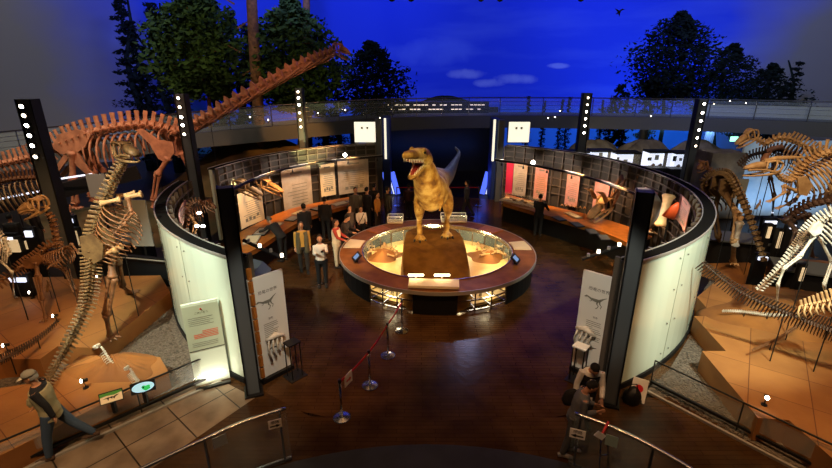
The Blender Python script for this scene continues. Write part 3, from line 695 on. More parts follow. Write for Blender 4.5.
# stanchions leading to the table
st = []
for i, (u, v) in enumerate([(342, 418), (370, 386), (388, 356), (402, 331)]):
    p = P(u, v); e = empty('stanchion', p, ['nearest', 'second nearest', 'third', 'farthest, beside the ring table,'][i]+' of the four chrome stanchions with the red belt', 'stanchion', 'belt stanchions'); st.append(p)
    mb = MB(); mb.cyl(p, .17, .02, 24); mb.cyl(p+V((0,0,.02)), .15, .02, 24, .05); mb.build('foot', 'steel', e, smooth=False)
    mb = MB(); mb.cyl(p, .024, .82, 12); mb.build('pole', 'steel', e, smooth=True)
    mb = MB(); mb.cyl(p+V((0,0,.80)), .032, .07, 12); mb.build('cap', 'black', e)
for i in range(3):
    mb = MB(); a, b_ = st[i]+V((0,0,.81)), st[i+1]+V((0,0,.81)); m_ = (a+b_)/2-V((0,0,.03))
    pts = catmull([a, m_, b_], 9)
    for k in range(8): mb.beam(pts[k], pts[k+1], .008, .05)
    tag(mb.build('red_belt', 'red'), 'red belt between the %s stanchions' % ['two nearest', 'two middle', 'two farthest'][i], 'belt', 'stanchion belts')
a, b_ = st[0]+V((0,0,.70)), st[1]+V((0,0,.70)); d = (b_-a).normalized(); p = a+d*.28
e = empty('arrow_sign', p, 'small white sign with a red arrow hanging on the nearest red belt', 'sign')
mb = MB(); mb.beam(p-d*.12, p+d*.12, .012, .24); mb.build('board', 'sign', e)
nrm = d.cross(V((0,0,1))); 
Mx = frame(p+nrm*.009+V((0,0,-.02)), d, V((0,0,1)))
mb = MB(); mb.add([Mx@V(q) for q in [(-.08,-.022,0),(.02,-.022,0),(.02,-.05,0),(.085,0,0),(.02,.05,0),(.02,.022,0),(-.08,.022,0)]], [tuple(range(7))]); mb.build('arrow', 'red', e)
# white glass-topped case at the rear right of the gallery
a = CY(500, 200, 7.0)[0]
p = P(520, 203, .86); e = empty('glass_case', (p.x, p.y, .86), 'low lit glass case of pale specimens under the magenta panel', 'display case')
aa_ = math.atan2(p.y-15, p.x-.476)
mb = MB(); mb.arc(5.3, 6.0, aa_-.16, aa_+.16, .87, .90, 6); mb.build('base', 'cream', e)
mb = MB(); mb.arc(5.3, 6.0, aa_-.16, aa_+.16, .91, 1.12, 6); mb.build('glass', 'case', e)
for k in range(5): mb = MB(); mb.ball(RP(aa_-.1+.05*k, 5.65+.1*(-1)**k, .95), (.09, .07, .05), 8, 4); mb.build('specimen', 'bone_orange' if k % 2 else 'bone_white', e)
# ================= ENTRANCE PANELS, SIGNS, RAILINGS =================
def arc_text(mbk): pass
def theme_panel(pbl, pbr, ht, side):
    a = P(*pbl); b_ = P(*pbr); d = (b_-a); w = d.length; d.normalize(); n = V((d.y, -d.x, 0))
    if n.y > 0: n = -n
    e = empty('theme_panel', (a+b_)/2, 'tall white gallery title panel with a dinosaur figure, at the %s of the entrance' % side, 'information panel', 'gallery title panels', )
    c_ = (a+b_)/2
    mb = MB(); mb.beam(c_-d*w/2+V((0,0,ht/2+.05)), c_+d*w/2+V((0,0,ht/2+.05)), .05, ht); mb.build('board', 'white', e)
    mb = MB(); mb.beam(a+V((0,0,.05)), b_+V((0,0,.05)), .2, .1); mb.build('foot', 'black', e)
    o = c_+n*.029
    F = lambda x, z: frame(o+d*x+V((0,0,z)), d, V((0,0,1)))
    if F(0, 0).col[2].xyz.dot(n) < 0: d2 = -d
    else: d2 = d
    F = lambda x, z: frame(o+d2*x+V((0,0,z)), d2, V((0,0,1)))
    mb = text_mb('恐竜の世界', .085, F(.0, ht-.30)); mb.build('title', 'ink', e)
    mb = text_mb('恐竜', .05, F(0, ht-.92)); mb.build('subtitle', 'ink', e)
    # dinosaur figure in side view: tail, body, neck, legs, drawn with thin raised strokes
    mb = MB(); T = F(0, ht-.55)
    def st(pts, r_): mb.tube([T@V((x*.9, y*.9, 0)) for x, y in pts], [(q, .002) for q in r_], 6, up=n)
    st([(-.24, .08), (-.15, .035), (-.05, .02), (.04, .03), (.12, .10), (.2, .15)], [.012, .02, .035, .03, .014, .003])
    st([(-.24, .08), (-.30, .05)], [.022, .01]); st([(0, .02), (-.01, -.06), (.03, -.10), (0, -.17), (-.03, -.175)], [.022, .014, .01, .008, .01])
    st([(.04, .02), (.06, -.05), (.1, -.09), (.08, -.15)], [.02, .012, .008, .008]); st([(-.12, .03), (-.15, -.03), (-.18, -.03)], [.01, .006, .004])
    mb.build('dinosaur_figure', 'ink_grey', e)
    mb = MB(); r = random.Random(3 if side == 'left' else 4)
    for k in range(12):
        z = ht-1.02-k*.042; x1 = r.uniform(.12, .17) if k % 4 != 3 else r.uniform(-.05, .1)
        p0 = T = o+d2*(-.17)+V((0,0,z)); mb.beam(o+d2*-.17+V((0,0,z)), o+d2*x1+V((0,0,z)), .003, .010)
    mb.build('text_lines', 'ink_grey', e)
    mb = MB(); T = F(.0, ht-1.62); mb.tube([T@V(p) for p in [(-.12,0,0),(-.04,.02,0),(.04,.0,0),(.12,.02,0)]], [(.006, .002), (.02, .002), (.016, .002), (.003, .002)], 6, up=n); mb.build('small_figure', 'ink', e)
    return a, b_, d2, n, c_
TPL = theme_panel((261, 383), (292, 367), 2.32, 'left')
TPR = theme_panel((571, 368), (604, 382), 2.32, 'right')
# little casts on stands in front of the title panels
for (T_, off, s, ll) in [(TPL, .30, 1, 'left'), (TPR, -.05, -1, 'right')]:
    a, b_, d2, n, c_ = T_; p = c_+d2*(off-.05)+n*.32
    e = empty('specimen_stand', p, 'thin black frame stand in front of the %s title panel' % ll, 'stand', 'thin frame stands')
    mb = MB()
    for x in (-.12, .12):
        for y in (-.1, .1): mb.beam(p+d2*x+n*y, p+d2*x+n*y+V((0,0,.82)), .02, .02, up=V((0,1,0)))
    mb.build('leg_frame', 'black', e)
    mb = MB(); mb.beam(p-d2*.14+V((0,0,.83)), p+d2*.14+V((0,0,.83)), .24, .03); mb.build('top', 'black' if s > 0 else 'white', e)
    mb = MB(); mb.beam(p-d2*.2, p+d2*.2, .36, .03); mb.build('foot', 'black', e)
    q = c_+d2*(.02 if s > 0 else -.12)+n*.10+V((0,0,.80 if s > 0 else .9))
    e = empty('mounted_cast', q, 'small pale bone cast mounted on the %s title panel' % ll, 'fossil cast', 'bone casts on the title panels')
    r = random.Random(9)
    mb = MB(); mb.tube([q+d2*-.22+V((0,0,.18)), q+V((0,0,.22)), q+d2*.2+V((0,0,.12))], [.03, .07, .03], 8); mb.build('pelvis', 'bone_white', e, smooth=True)
    for k in range(4):
        x = -.16+.1*k; mb = MB(); mb.tube([q+d2*x+V((0,0,.2)), q+d2*(x-.05)+n*.05+V((0,0,-.05)), q+d2*(x+.02)+V((0,0,-.35+.07*k))], [.03, .018, .026], 6); mb.build('bone', 'bone_white', e, smooth=True)
# title-panel lamps on short arms
for (pts, ll) in [([(243, 240), (262, 249), (284, 258)], 'left'), ([(582, 259), (601, 253), (620, 246)], 'right')]:
    pp = [Q(u, v, 8.0) for u, v in pts]; e = empty('spotlight_bar', pp[1], 'dark arm of little lamps sticking out from the %s entrance column' % ll, 'lamp', 'lamp arms at the entrance')
    mb = MB(); mb.tube(pp, .035, 8); mb.build('arm', 'dark', e)
    for k in range(4):
        p = pp[0].lerp(pp[2], .15+.27*k); mb = MB(); mb.cyl(p+V((0,-.02,.02)), .03, .06, 10); mb.build('lamp_head', 'lamp_soft' if k in (1, 3) else 'rim', e)
# free-standing white information panel by the left wall
a, b_ = P(196, 386), P(230, 377); d = (b_-a).normalized(); n = V((d.y, -d.x, 0)); c_ = (a+b_)/2; ht = 1.88; w = (b_-a).length
e = empty('information_panel', c_, 'free-standing white information panel glowing at its foot, left of the curved wall', 'information panel')
mb = MB(); mb.beam(a+V((0,0,ht/2)), b_+V((0,0,ht/2)), .06, ht); mb.build('board', 'skin_panel', e)
mb = MB(); mb.beam(a+n*.032+V((0,0,1.33)), b_+n*.032+V((0,0,1.33)), .006, 1.0); mb.build('text_sheet', M.setdefault('sage', mat('sage_sheet', '#aab39c', .5)), e)
mb = MB(); mb.beam(a+n*.036+V((0,0,.83)), b_+n*.036+V((0,0,.83)), .008, .012); mb.build('line', 'ink', e)
F = lambda x, z: frame(c_+n*.038+d*x+V((0,0,z)), d, V((0,0,1)))
mb = MB(); mb.ball(F(0,1.74).translation, .018, 8, 4); mb.build('emblem', 'red', e)
mb = text_mb('ごあいさつ', .05, F(0, 1.66)); mb.build('title', 'ink', e)
mb = MB()
for k in range(5): mb.beam(c_+n*.037-d*(w*.38)+V((0,0,1.56-.04*k)), c_+n*.037+d*(w*(.3-.1*(k % 2)))+V((0,0,1.56-.04*k)), .003, .009)
for k in range(3): mb.beam(c_+n*.037-d*(w*.38)+V((0,0,1.0-.04*k)), c_+n*.037+d*(w*.34)+V((0,0,1.0-.04*k)), .003, .009)
mb.build('text_lines', 'ink_grey', e)
mb = MB()
for k in range(5): mb.beam(c_+n*.037-d*(w*(.05 if k < 2 else .3))+V((0,0,1.25-.035*k)), c_+n*.037+d*(w*.38)+V((0,0,1.25-.035*k)), .003, .014)
mb.build('red_text', 'ink_red', e)
mb = MB(); mb.beam(a+n*.2+V((0,0,.03)), b_+n*.2+V((0,0,.03)), .08, .05); mb.build('foot_lamp', 'black', e)
light('AREA', 'foot_glow', (a+b_)/2+n*.22+V((0,0,.08)), 4, '#fff0d8', (a+b_)/2+V((0,0,.6)), .5, sizey=.08)

# glass balustrades of the escalator landing (handrail, glass, clamps)
def balustrade(px, label, z=1.08, base=.02):
    pts = catmull([P(u, v, z) for u, v in px], 24); e = empty('glass_balustrade', V((pts[0].x, pts[0].y, 0)), label, 'balustrade', 'glass balustrades of the landing')
    mb = MB(); mb.tube(pts, [(.03, .024)]*24, 10, up=(0,0,1)); mb.build('handrail', 'steel', e, smooth=True)
    mb = MB()
    for i in range(23):
        p, q = pts[i], pts[i+1]; mb.beam(V((p.x, p.y, (z+base)/2)), V((q.x, q.y, (z+base)/2)), .012, z-base-.06)
    mb.build('glass', 'glass', e)
    mb = MB()
    for i in range(23): mb.beam(V((pts[i].x, pts[i].y, .06)), V((pts[i+1].x, pts[i+1].y, .06)), .04, .06)
    mb.build('floor_channel', 'steel', e)
    for i in (1, 12, 22): mb = MB(); mb.beam(V((pts[i].x, pts[i].y, 0)), V((pts[i].x, pts[i].y, z-.02)), .03, .03, up=V((0,1,0))); mb.build('post', 'steel', e)
    return pts
bl = balustrade([(120, 478), (145, 467), (200, 441), (245, 421), (286, 408)], 'curved glass balustrade with steel handrail at the lower left of the landing')
br = balustrade([(575, 413), (610, 426), (650, 445), (690, 468), (710, 482)], 'curved glass balustrade with steel handrail at the lower right of the landing')
def hung_sign(u, v, w, h, yaw, label, arrow, Y, txt='順路', m='sign'):
    p = Q(u, v, Y); d = V((math.cos(yaw), math.sin(yaw), 0)); n = V((d.y, -d.x, 0))
    e = empty('direction_sign' if arrow else 'notice_card', p, label, 'sign', 'direction signs on the balustrades' if arrow else 'plain cards on the balustrades')
    mb = MB(); mb.beam(p-d*w/2, p+d*w/2, .008, h); mb.build('board', m, e)
    if arrow:
        F = frame(p+n*.007, d, V((0,0,1)))
        text_mb(txt, h*.40, frame(p+n*.007+V((0,0,h*.22)), d, V((0,0,1)))).build('lettering', 'ink', e)
        s = arrow; mb = MB(); sh = [(-.4,-.08,0),(.08,-.08,0),(.08,-.19,0),(.42,0,0),(.08,.19,0),(.08,.08,0),(-.4,.08,0)]
        mb.add([F@V((x*w*s, y*h-h*.20, 0)) for x, y, _ in sh], [tuple(range(7))]); mb.build('arrow', 'ink', e)
hung_sign(275, 424, .20, .16, rad(22), 'white route sign with a black arrow to the right, on the lower left glass balustrade', 1, 5.72)
hung_sign(220, 441, .19, .18, rad(38), 'plain pale card on the lower left glass balustrade', 0, 5.22, m='frost')
hung_sign(577.5, 434, .23, .17, rad(-20), 'white route sign with a black arrow to the left, in front of the couple', -1, 5.60)
hung_sign(611.5, 441, .17, .19, rad(-28), 'pale green card on the lower right glass balustrade', 0, 5.33, m=M.setdefault('pale_green', mat('pale_green', '#8fa79f', .5)))
# chrome sign stand with red flap behind the right balustrade
p = P(603, 470, 0); e = empty('sign_stand', p, 'small chrome trolley-like stand with a red flap and white round foot, beside the couple', 'stand')
q0 = Q(597, 468, 5.45); 
mb = MB()
A1 = Q(601, 440, 5.5); B1 = Q(597, 470, 5.2); A2 = Q(608, 440, 5.5); B2 = Q(606, 462, 5.35)
for a, b_ in ((A1, V((A1.x-.05, 5.2, .0))), (A2, V((A2.x+.02, 5.25, .0)))): mb.tube([a, b_], .011, 8)
for t in (.25, .5, .75): mb.tube([A1.lerp(V((A1.x-.05, 5.2, 0)), t), A2.lerp(V((A2.x+.02, 5.25, 0)), t)], .009, 6)
mb.build('chrome_frame', 'steel', e)
mb = MB(); mb.beam(Q(602.5, 434, 5.5), Q(609, 421.5, 5.6), .03, .05); mb.build('red_flap', 'red', e)
mb = MB(); mb.beam(Q(596, 433, 5.45), Q(604, 438, 5.45), .01, .1); mb.build('card', 'white', e)
mb = MB(); mb.cyl(V((A2.x+.02, 5.25, .0)), .10, .03, 20); mb.build('round_foot', 'white', e)

# black rail fences between walkway and terraces
def fence(top, bot, z, label, nposts):
    a0, a1 = [P(u, v, 0) for u, v in bot]; e = empty('rail_fence', a1, label, 'railing', 'black rail fences along the terraces')
    mb = MB(); mb.tube([a0+V((0,0,z)), a1+V((0,0,z))], .018, 8); mb.build('top_rail', 'black', e)
    mb = MB(); mb.beam(a0+V((0,0,.12)), a1+V((0,0,.12)), .05, .05); mb.build('bottom_rail', 'black', e)
    mb = MB(); mb.beam(a0+V((0,0,(z+.15)/2)), a1+V((0,0,(z+.15)/2)), .008, z-.25); mb.build('glass', 'case', e)
    for k in range(nposts):
        p = a0.lerp(a1, k/(nposts-1)); mb = MB(); mb.beam(p, p+V((0,0,z)), .018, .018, up=V((0,1,0))); mb.build('post', 'black', e)
    mb = MB(); mb.beam(a0+V((0,0,.02)), a1+V((0,0,.02)), .10, .05); return a0, a1
fence(None, [(-60, 504), (214, 380)], .62, 'low black rail with glass between the left plinths and the stone walkway', 4)
fence(None, [(650, 386), (850, 490)], .62, 'low black rail with glass along the gravel at lower right', 3)
a0, a1 = P(-60, 508), P(222, 380)
mb = MB(); mb.beam(a0+V((0,-.08,.03)), a1+V((0,-.08,.03)), .05, .05); struct(mb.build('trim_kerb_left', 'rim'))
a0, a1 = P(646, 391), P(850, 498)
mb = MB(); mb.beam(a0+V((0,-.05,.03)), a1+V((0,-.05,.03)), .05, .05); struct(mb.build('trim_kerb_right', 'rim'))
# bags and donation-style poster box at the foot of the right wall
p = P(641, 396, 0); e = empty('poster_stand', P(637, 401, 0), 'white poster stand with a red picture leaning by the right column', 'poster stand')
p = P(637, 400, 0); Mx = Matrix.Rotation(rad(-35), 3, 'Z')@Matrix.Rotation(rad(-20), 3, 'X')
mb = MB(); mb.box(p+V((0,0,.24)), (.28, .03, .46), Mx=Mx); mb.build('board', 'white', e)
mb = MB(); mb.tube([p+V((0,0,.28))+Mx@V((0,-.018,0)), p+V((0,0,.28))+Mx@V((0,-.024,0))], .075, 14); mb.build('picture', 'red', e)
mb = text_mb('恐竜', .06, frame(p+V((0,0,.24))+Mx@V((0,-.018,-.15)), Mx@V((1,0,0)), Mx@V((0,0,1)))); mb.build('caption', 'ink', e)
mb = MB(); mb.tube([p+V((.05,.1,.0)), p+Mx@V((0,.02,.2))+V((0,0,.2))], .012, 6); mb.build('leg', 'black', e)
p = P(631, 402, 0); mb = MB(); mb.tube([p+V((0,0,.0)), p+V((0,0,.08)), p+V((0,0,.22)), p+V((.02,0,.32)), p+V((.02,0,.36))], [(.16, .13), (.19, .16), (.16, .13), (.08, .07), (.03, .03)], 14); e = empty('black_bag', p, 'black cloth bag on the floor at the foot of the right column', 'bag')
mb.build('body', 'black', e, smooth=True); mb = MB(); mb.tube([p+V((-.1,0,.26)), p+V((-.06,0,.42)), p+V((.05,0,.42)), p+V((.1,0,.26))], .012, 6); mb.build('strap', 'dark', e)
# slanted light boxes on the lower left plinth
def lightbox(c4, oval, label):
    Z = .78; pts = [P(u, v, z) for (u, v), z in zip(c4, (.80, .80, .62, .62))]
    c_ = sum(pts, V())/4; e = empty('light_box', V((c_.x, c_.y, .4)), label, 'light box', 'slanted light boxes')
    r_ = (pts[1]-pts[0]).normalized(); u_ = (pts[0]-pts[3]); h = u_.length; w = (pts[1]-pts[0]).length; n = r_.cross(u_).normalized(); u_ = n.cross(r_)
    Mx = Matrix((r_, u_, n)).transposed(); mb = MB(); mb.box(c_, (w, h, .05), Mx=Mx); mb.build('case', 'black', e)
    F = Mx.to_4x4(); F.translation = c_+n*.028
    if oval:
        mb = MB(); mb.add([F@V((w*.45*math.cos(k*PI/16), h*.42*math.sin(k*PI/16), 0)) for k in range(32)], [tuple(range(32))]); mb.build('glowing_map', M.setdefault('map_glow', mat('map_glow', '#9fd0e8', .4, emit=.75, ec='#a8d8e8')), e)
        mb = MB(); F.translation = c_+n*.030
        for cx_, cy_, s in ((.12, -.12, .16), (.02, .02, .09), (.22, .02, .07), (.1, -.28, .06)): mb.add([F@V((w*cx_+w*s*math.cos(k*PI/5)*(1+.3*math.sin(3*k)), h*cy_+h*s*math.sin(k*PI/5)*1.3, 0)) for k in range(10)], [tuple(range(10))])
        mb.build('land', M.setdefault('land_glow', mat('land_glow', '#2ac060', .4, emit=.5, ec='#39c768')), e)
    else:
        mb = MB(); mb.add([F@V((x*w*.46, y*h*.42, 0)) for x, y in ((-1,-1),(1,-1),(1,1),(-1,1))], [(0,1,2,3)]); mb.build('glowing_picture', M.setdefault('pic_glow', mat('pic_glow', '#d0b080', .5, emit=.55, ec='#c9ad7c')), e)
        F.translation = c_+n*.030; mb = MB(); mb.add([F@V((x*w*.46, y*h*.42, 0)) for x, y in ((-1,.3),(-.4,.45),(.3,.3),(1,.6),(1,1),(-1,1))], [tuple(range(6))]); mb.build('picture_foliage', M.setdefault('pic_green', mat('pic_green', '#4c8a30', .5, emit=.25, ec='#4c8a30')), e)
        F.translation = c_+n*.031; mb = MB(); mb.add([F@V((x*w*.46, y*h*.42, 0)) for x, y in ((-.8,-.1),(-.3,.1),(.1,-.05),(.5,.25),(.75,.2),(.4,-.1),(.25,-.5),(.15,-.2),(-.2,-.15),(-.3,-.6),(-.4,-.15))], [tuple(range(11))]); mb.build('picture_dinosaur', 'bark', e)
    mb = MB(); mb.box((c_.x, c_.y, .55), (.06, .06, .36)); mb.build('stand', 'black', e)
lightbox([(128, 385), (153, 378.5), (158, 389), (133, 395)], True, 'slanted light box with a glowing oval globe map on the lower left plinth')
lightbox([(97, 395), (121, 388), (126, 398), (101, 406)], False, 'slanted light box with a rectangular dinosaur picture on the lower left plinth')
# small black floor lamps with bright heads
for (u, v, z, ll) in [(57, 322, .45, 'beside the front foot of the small crouching skeleton'), (8, 352, .45, 'at the left end of the upper left plinth'), (86, 388, .42, 'on the lower left plinth beside the walking man'), (764, 405, .5, 'on the front of the right plinth'), (100, 282, .45, 'at the back edge of the left plinth'), (33, 298, .45, 'at the far left behind the crouching skeleton')]:
    p = P(u, v, z); e = empty('floor_spotlight', p, 'little black spotlight on a stem, %s' % ll, 'spotlight', 'little spotlights on the plinths')
    mb = MB(); mb.cyl(p, .05, .015, 12); mb.tube([p, p+V((0,0,.14))], .009, 6); mb.build('stem', 'black', e)
    mb = MB(); h = p+V((-.0, 0, .17)); mb.tube([h+V((.03, .05, -.01)), h+V((-.02, -.04, .02))], [.03, .042], 10); mb.build('head', 'black', e)
    mb = MB(); mb.tube([h+V((-.02, -.04, .02)), h+V((-.022, -.045, .022))], .036, 10); mb.build('lens', 'lamp', e)
# low dark wall with a shelf behind the left plinth and dark boxes on either side
def lowwall(a, b_, h, name='wall_low', m='dark', w=.12):
    mb = MB(); mb.beam(a+V((0,0,h/2)), b_+V((0,0,h/2)), w, h); return mb.build(name, m)
struct(lowwall(P(110, 279), P(172, 286), .9, 'wall_plinth_back'))
mb = MB(); a, b_ = P(108, 284)+V((0,0,.95)), P(173, 291)+V((0,0,.95)); mb.tube([a, b_], .02, 6)
struct(mb.build('trim_back_rail', 'rim'))
# desks of screens and lit windows in the dark aisles
def glow(u0, v0, u1, v1, Y, label, m='yellow_glow', tiltz=0):
    a = Q(u0, v1, Y); b_ = Q(u1, v0, Y); e = empty('lit_display_panel', V(((a.x+b_.x)/2, Y, 0)), label, 'display panel', 'lit panels in the dark aisles')
    z0, z1 = max(a.z, .05), b_.z
    mb = MB(); mb.box(((a.x+b_.x)/2, Y, (z0+z1)/2), (b_.x-a.x, .05, z1-z0)); mb.build('light_face', m, e)
    mb = MB(); mb.box(((a.x+b_.x)/2, Y+.09, (z1+.1)/2), (b_.x-a.x+.12, .12, z1+.1)); mb.build('case', 'dark', e)
for a in [(5, 240, 17, 252, 13, 'square yellowish lit panel at the far left edge'), (70, 231, 76, 245, 13.4, 'narrow yellow lit panel right of the crouching skeleton skull'), (27, 241, 31, 249, 13.2, 'small yellow lit panel between the left visitors'), (71, 254, 76, 271, 12.4, 'narrow white lit panel behind the crouching skeleton'), (766, 227, 772, 238, 13.6, 'yellow lit panel behind the arching tail at right'), (776, 232, 783, 248, 13.4, 'taller yellow lit panel behind the white skeleton'), (799, 268, 806, 281, 11.6, 'pale lit panel under the white skeleton')]:
    glow(*a)
for a in [(2, 237, 13, 241, 13.05, 'short white lamp strip above the far left lit panel'), (26, 231, 31, 237, 13.1, 'small white screen beside the leftmost visitor'), (66, 219, 72, 223, 13.6, 'small white screen beside the visitor by the lamp column'), (765, 221, 777, 224, 13.8, 'short lamp strip behind the arching tail'), (790, 225, 796, 229, 13.4, 'tiny lamp strip right of the arching tail'), (758, 257, 768, 260, 11.9, 'low lamp strip beside the leg of the arching skeleton'), (10, 278, 25, 282, 11, 'white lamp strip behind the crouching skeleton tail')]:
    glow(*a, m='white_line')
for (x, y, z, s, rz, ll) in [(-9.9, 13.5, 1.0, (2.2, .7, 1.0), .1, 'under the leftmost lit panel'), (10.9, 13.9, 1.0, (2.0, .7, .9), -.3, 'behind the arching tail at right'), (11.5, 11.9, 1.0, (1.6, .7, .7), -.4, 'under the white skeleton')]:
    e = empty('exhibit_desk', (x, y, 0), 'dark exhibit desk %s' % ll, 'desk', 'dark exhibit desks')
    R_ = Matrix.Rotation(rz, 3, 'Z'); mb = MB(); mb.box((x, y+.5, s[2]/2), s, Mx=R_); mb.build('body', 'dark', e)
    mb = MB(); mb.box((x, y+.42, s[2]+.03), (s[0]+.1, s[1]+.15, .05), Mx=R_@Matrix.Rotation(.1, 3, 'X')); mb.build('desk_top', 'column', e)
# pale standing boards behind the left skeletons
for (u0, v0, u1, v1, Y, ll) in [(133, 200, 145, 246, 12.9, 'tall pale board leaning behind the ribs of the tall skeleton'), (91, 174, 104, 197, 15.5, 'pale board under the long-necked skeleton body'), (736, 179, 749, 194, 17, 'pale board beside the crested skull at right')]:
    a = Q(u0, v1, Y); b_ = Q(u1, v0, Y); e = empty('standing_board', (((a.x+b_.x)/2), Y, 0), ll, 'board', 'standing boards')
    mb = MB(); mb.box(((a.x+b_.x)/2, Y, (a.z+b_.z)/2), (b_.x-a.x, .04, b_.z-a.z)); mb.build('board', M.setdefault('pale_board', mat('pale_board', '#8f9694', .6)), e)
    mb = MB(); mb.box(((a.x+b_.x)/2, Y+.05, b_.z/2), (.06, .06, b_.z)); mb.build('post', 'dark', e)
# green exit lamp at right
a = Q(734, 139, 27); e = empty('exit_light', a, 'small glowing green exit light under the right walkway', 'light')
mb = MB(); mb.box(a, (.42, .06, .28)); mb.build('light_face', 'green_glow', e); mb = MB(); mb.box(a+V((0,.06,0)), (.46, .06, .32)); mb.build('case', 'dark', e)
# lamp columns
def lampcol(ub, vb, ut, vt, Y, w, lamps, label, rz=0):
    t = Q(ut, vt, Y); b_ = Q(ub, vb, Y); x = t.x; e = empty('lamp_column', (x, Y, 0), label, 'lamp column', 'dark lamp columns', rz=0)
    lx = (b_.x-t.x)/max(.1, (t.z-b_.z)); foot = V((x, Y, 0)); top = V((x, Y, t.z)); 
    mb = MB(); mb.box((x, Y, t.z/2), (w, .26, t.z)); mb.build('shaft', 'column', e)
    mb = MB(); mb.box((x-w/2-.02, Y, t.z/2), (.04, .32, t.z)); mb.box((x+w/2+.02, Y, t.z/2), (.04, .32, t.z)); mb.build('side_plate', 'dark', e)
    for (v, on) in lamps:
        z = Q(ut, v, Y-.15).z; p = V((x, Y-.14, z))
        mb = MB(); mb.tube([p+V((0,.02,0)), p+V((0,-.10,-.03))], [.05, .07], 12); mb.build('lamp_housing', 'black', e)
        mb = MB(); mb.tube([p+V((0,-.10,-.03)), p+V((0,-.112,-.033))], .052, 12); mb.build('lamp_lens', 'lamp' if on else 'lamp_soft', e)
lampcol(68, 235, 27, 99, 12.3, .34, [(105, 1), (114, 0), (124, 1), (134, 1), (144, 1), (155, 0)], 'leftmost lamp column, thick and leaning across the big skeleton tail')
lampcol(195, 190, 181, 94, 16.5, .30, [(97, 0), (106, 0), (116, 1), (124, 1), (133, 0)], 'lamp column in front of the shoulder of the long-necked skeleton')
lampcol(302, 145, 299, 88, 21.3, .28, [(91, 0), (97, 1), (104, 1), (112, 0), (119, 0), (126, 0)], 'lamp column below the long-necked skull, in front of a tree trunk')
lampcol(578, 150, 587, 93, 24.0, .38, [(97, 0), (104, 0), (111, 1), (118, 1), (125, 1), (132, 1)], 'lamp column in the middle right with a row of bright spots')
lampcol(690, 185, 702, 99, 21.5, .36, [(103, 1), (112, 1), (120, 1), (129, 1), (137, 1), (145, 0)], 'right lamp column beside the pale glass panels')
for i, (u, v) in enumerate([(714, 104), (730, 101), (746, 103), (729, 109), (713, 109), (791, 109), (555, 117), (560, 111), (651, 116), (664, 118), (670, 117), (548, 118), (380, 118), (345, 110), (330, 122), (268, 120), (250, 117), (318, 113)]):
    p = Q(u, v, 27.0 if u > 400 else 25.0 if u > 300 else 22.5); e = empty('walkway_lamp', p, 'tiny bright lamp on the far walkway, %s' % (['first','second','third','fourth','fifth','sixth','seventh','eighth','ninth','tenth','eleventh','twelfth','thirteenth','fourteenth','fifteenth','sixteenth','seventeenth','eighteenth'][i]+' of the scattered dots'), 'lamp', 'tiny lamps on the far walkway')
    e['label'] = 'tiny bright lamp dot on the far walkway railing'
    mb = MB(); mb.ball(p, .035, 8, 5); mb.build('bulb', 'lamp_soft', e); mb = MB(); mb.tube([p+V((0,0,-.04)), p+V((0,0,-.16))], .02, 6); mb.build('socket', 'black', e)
# white light strips on the dark left aisle bridge
for i, (u0, v0, u1, v1, Y) in enumerate([(0, 199, 30, 193, 14.2), (33, 192.5, 45, 190, 14.4), (52, 180, 92, 174, 15.2), (68, 173, 130, 160, 16.4)][:3]):
    a, b_ = Q(u0, v0, Y), Q(u1, v1, Y+.4); mb = MB(); mb.beam(a, b_, .05, .05); o = mb.build('light_strip', 'white_line')
    tag(o, ['long white light strip behind the hanging ribs at far left', 'short white light strip left of the leftmost lamp column', 'thin white light strip right of the leftmost lamp column'][i], 'light', 'white light strips in the left aisle')
a, b_ = Q(-30, 205, 14.4), Q(135, 166, 16.5)
mb = MB(); mb.beam(V((a.x, a.y+.15, a.z-.25)), V((b_.x, b_.y+.15, b_.z-.25)), .2, .5); struct(mb.build('trim_aisle_bridge', 'dark'))
# ceiling tips and a hanging bird model
for i, u in enumerate([392, 411, 481, 500, 581]):
    p = Q(u, -1, 20)+V((0,0,.02)); e = empty('ceiling_spotlight', p, 'black round ceiling spotlight at the top edge, %s from the left' % ['first', 'second', 'third', 'fourth', 'fifth'][i], 'spotlight', 'ceiling spotlights')
    mb = MB(); mb.ball(p, (.13, .13, .12), 12, 8); mb.build('head', 'black', e, smooth=True); mb = MB(); mb.tube([p+V((0,0,.1)), p+V((0,0,1.4))], .02, 6); mb.build('stem', 'black', e)
p = Q(619, 12, 24); e = empty('flying_reptile_model', p, 'tiny dark winged reptile hanging against the blue sky, upper right', 'model')
mb = MB(); mb.tube([p+V((-.12,0,-.1)), p, p+V((.15,0,.12)), p+V((.25,0,.1))], [.02, .05, .03, .008], 8); mb.build('body', 'black', e)
for s in (-1, 1):
    mb = MB(); t = p+V((-.28 if s < 0 else .1, s*.15, .14 if s < 0 else -.2)); mb.add([p+V((-.06,0,0)), p+V((.08,0,.04)), t, p+V((-.05,0,-.012)), p+V((.08,0,.025)), t+V((0,0,-.01))], [(0,1,2), (5,4,3), (0,3,4,1), (1,4,5,2), (2,5,3,0)]); mb.build('wing', 'black', e)
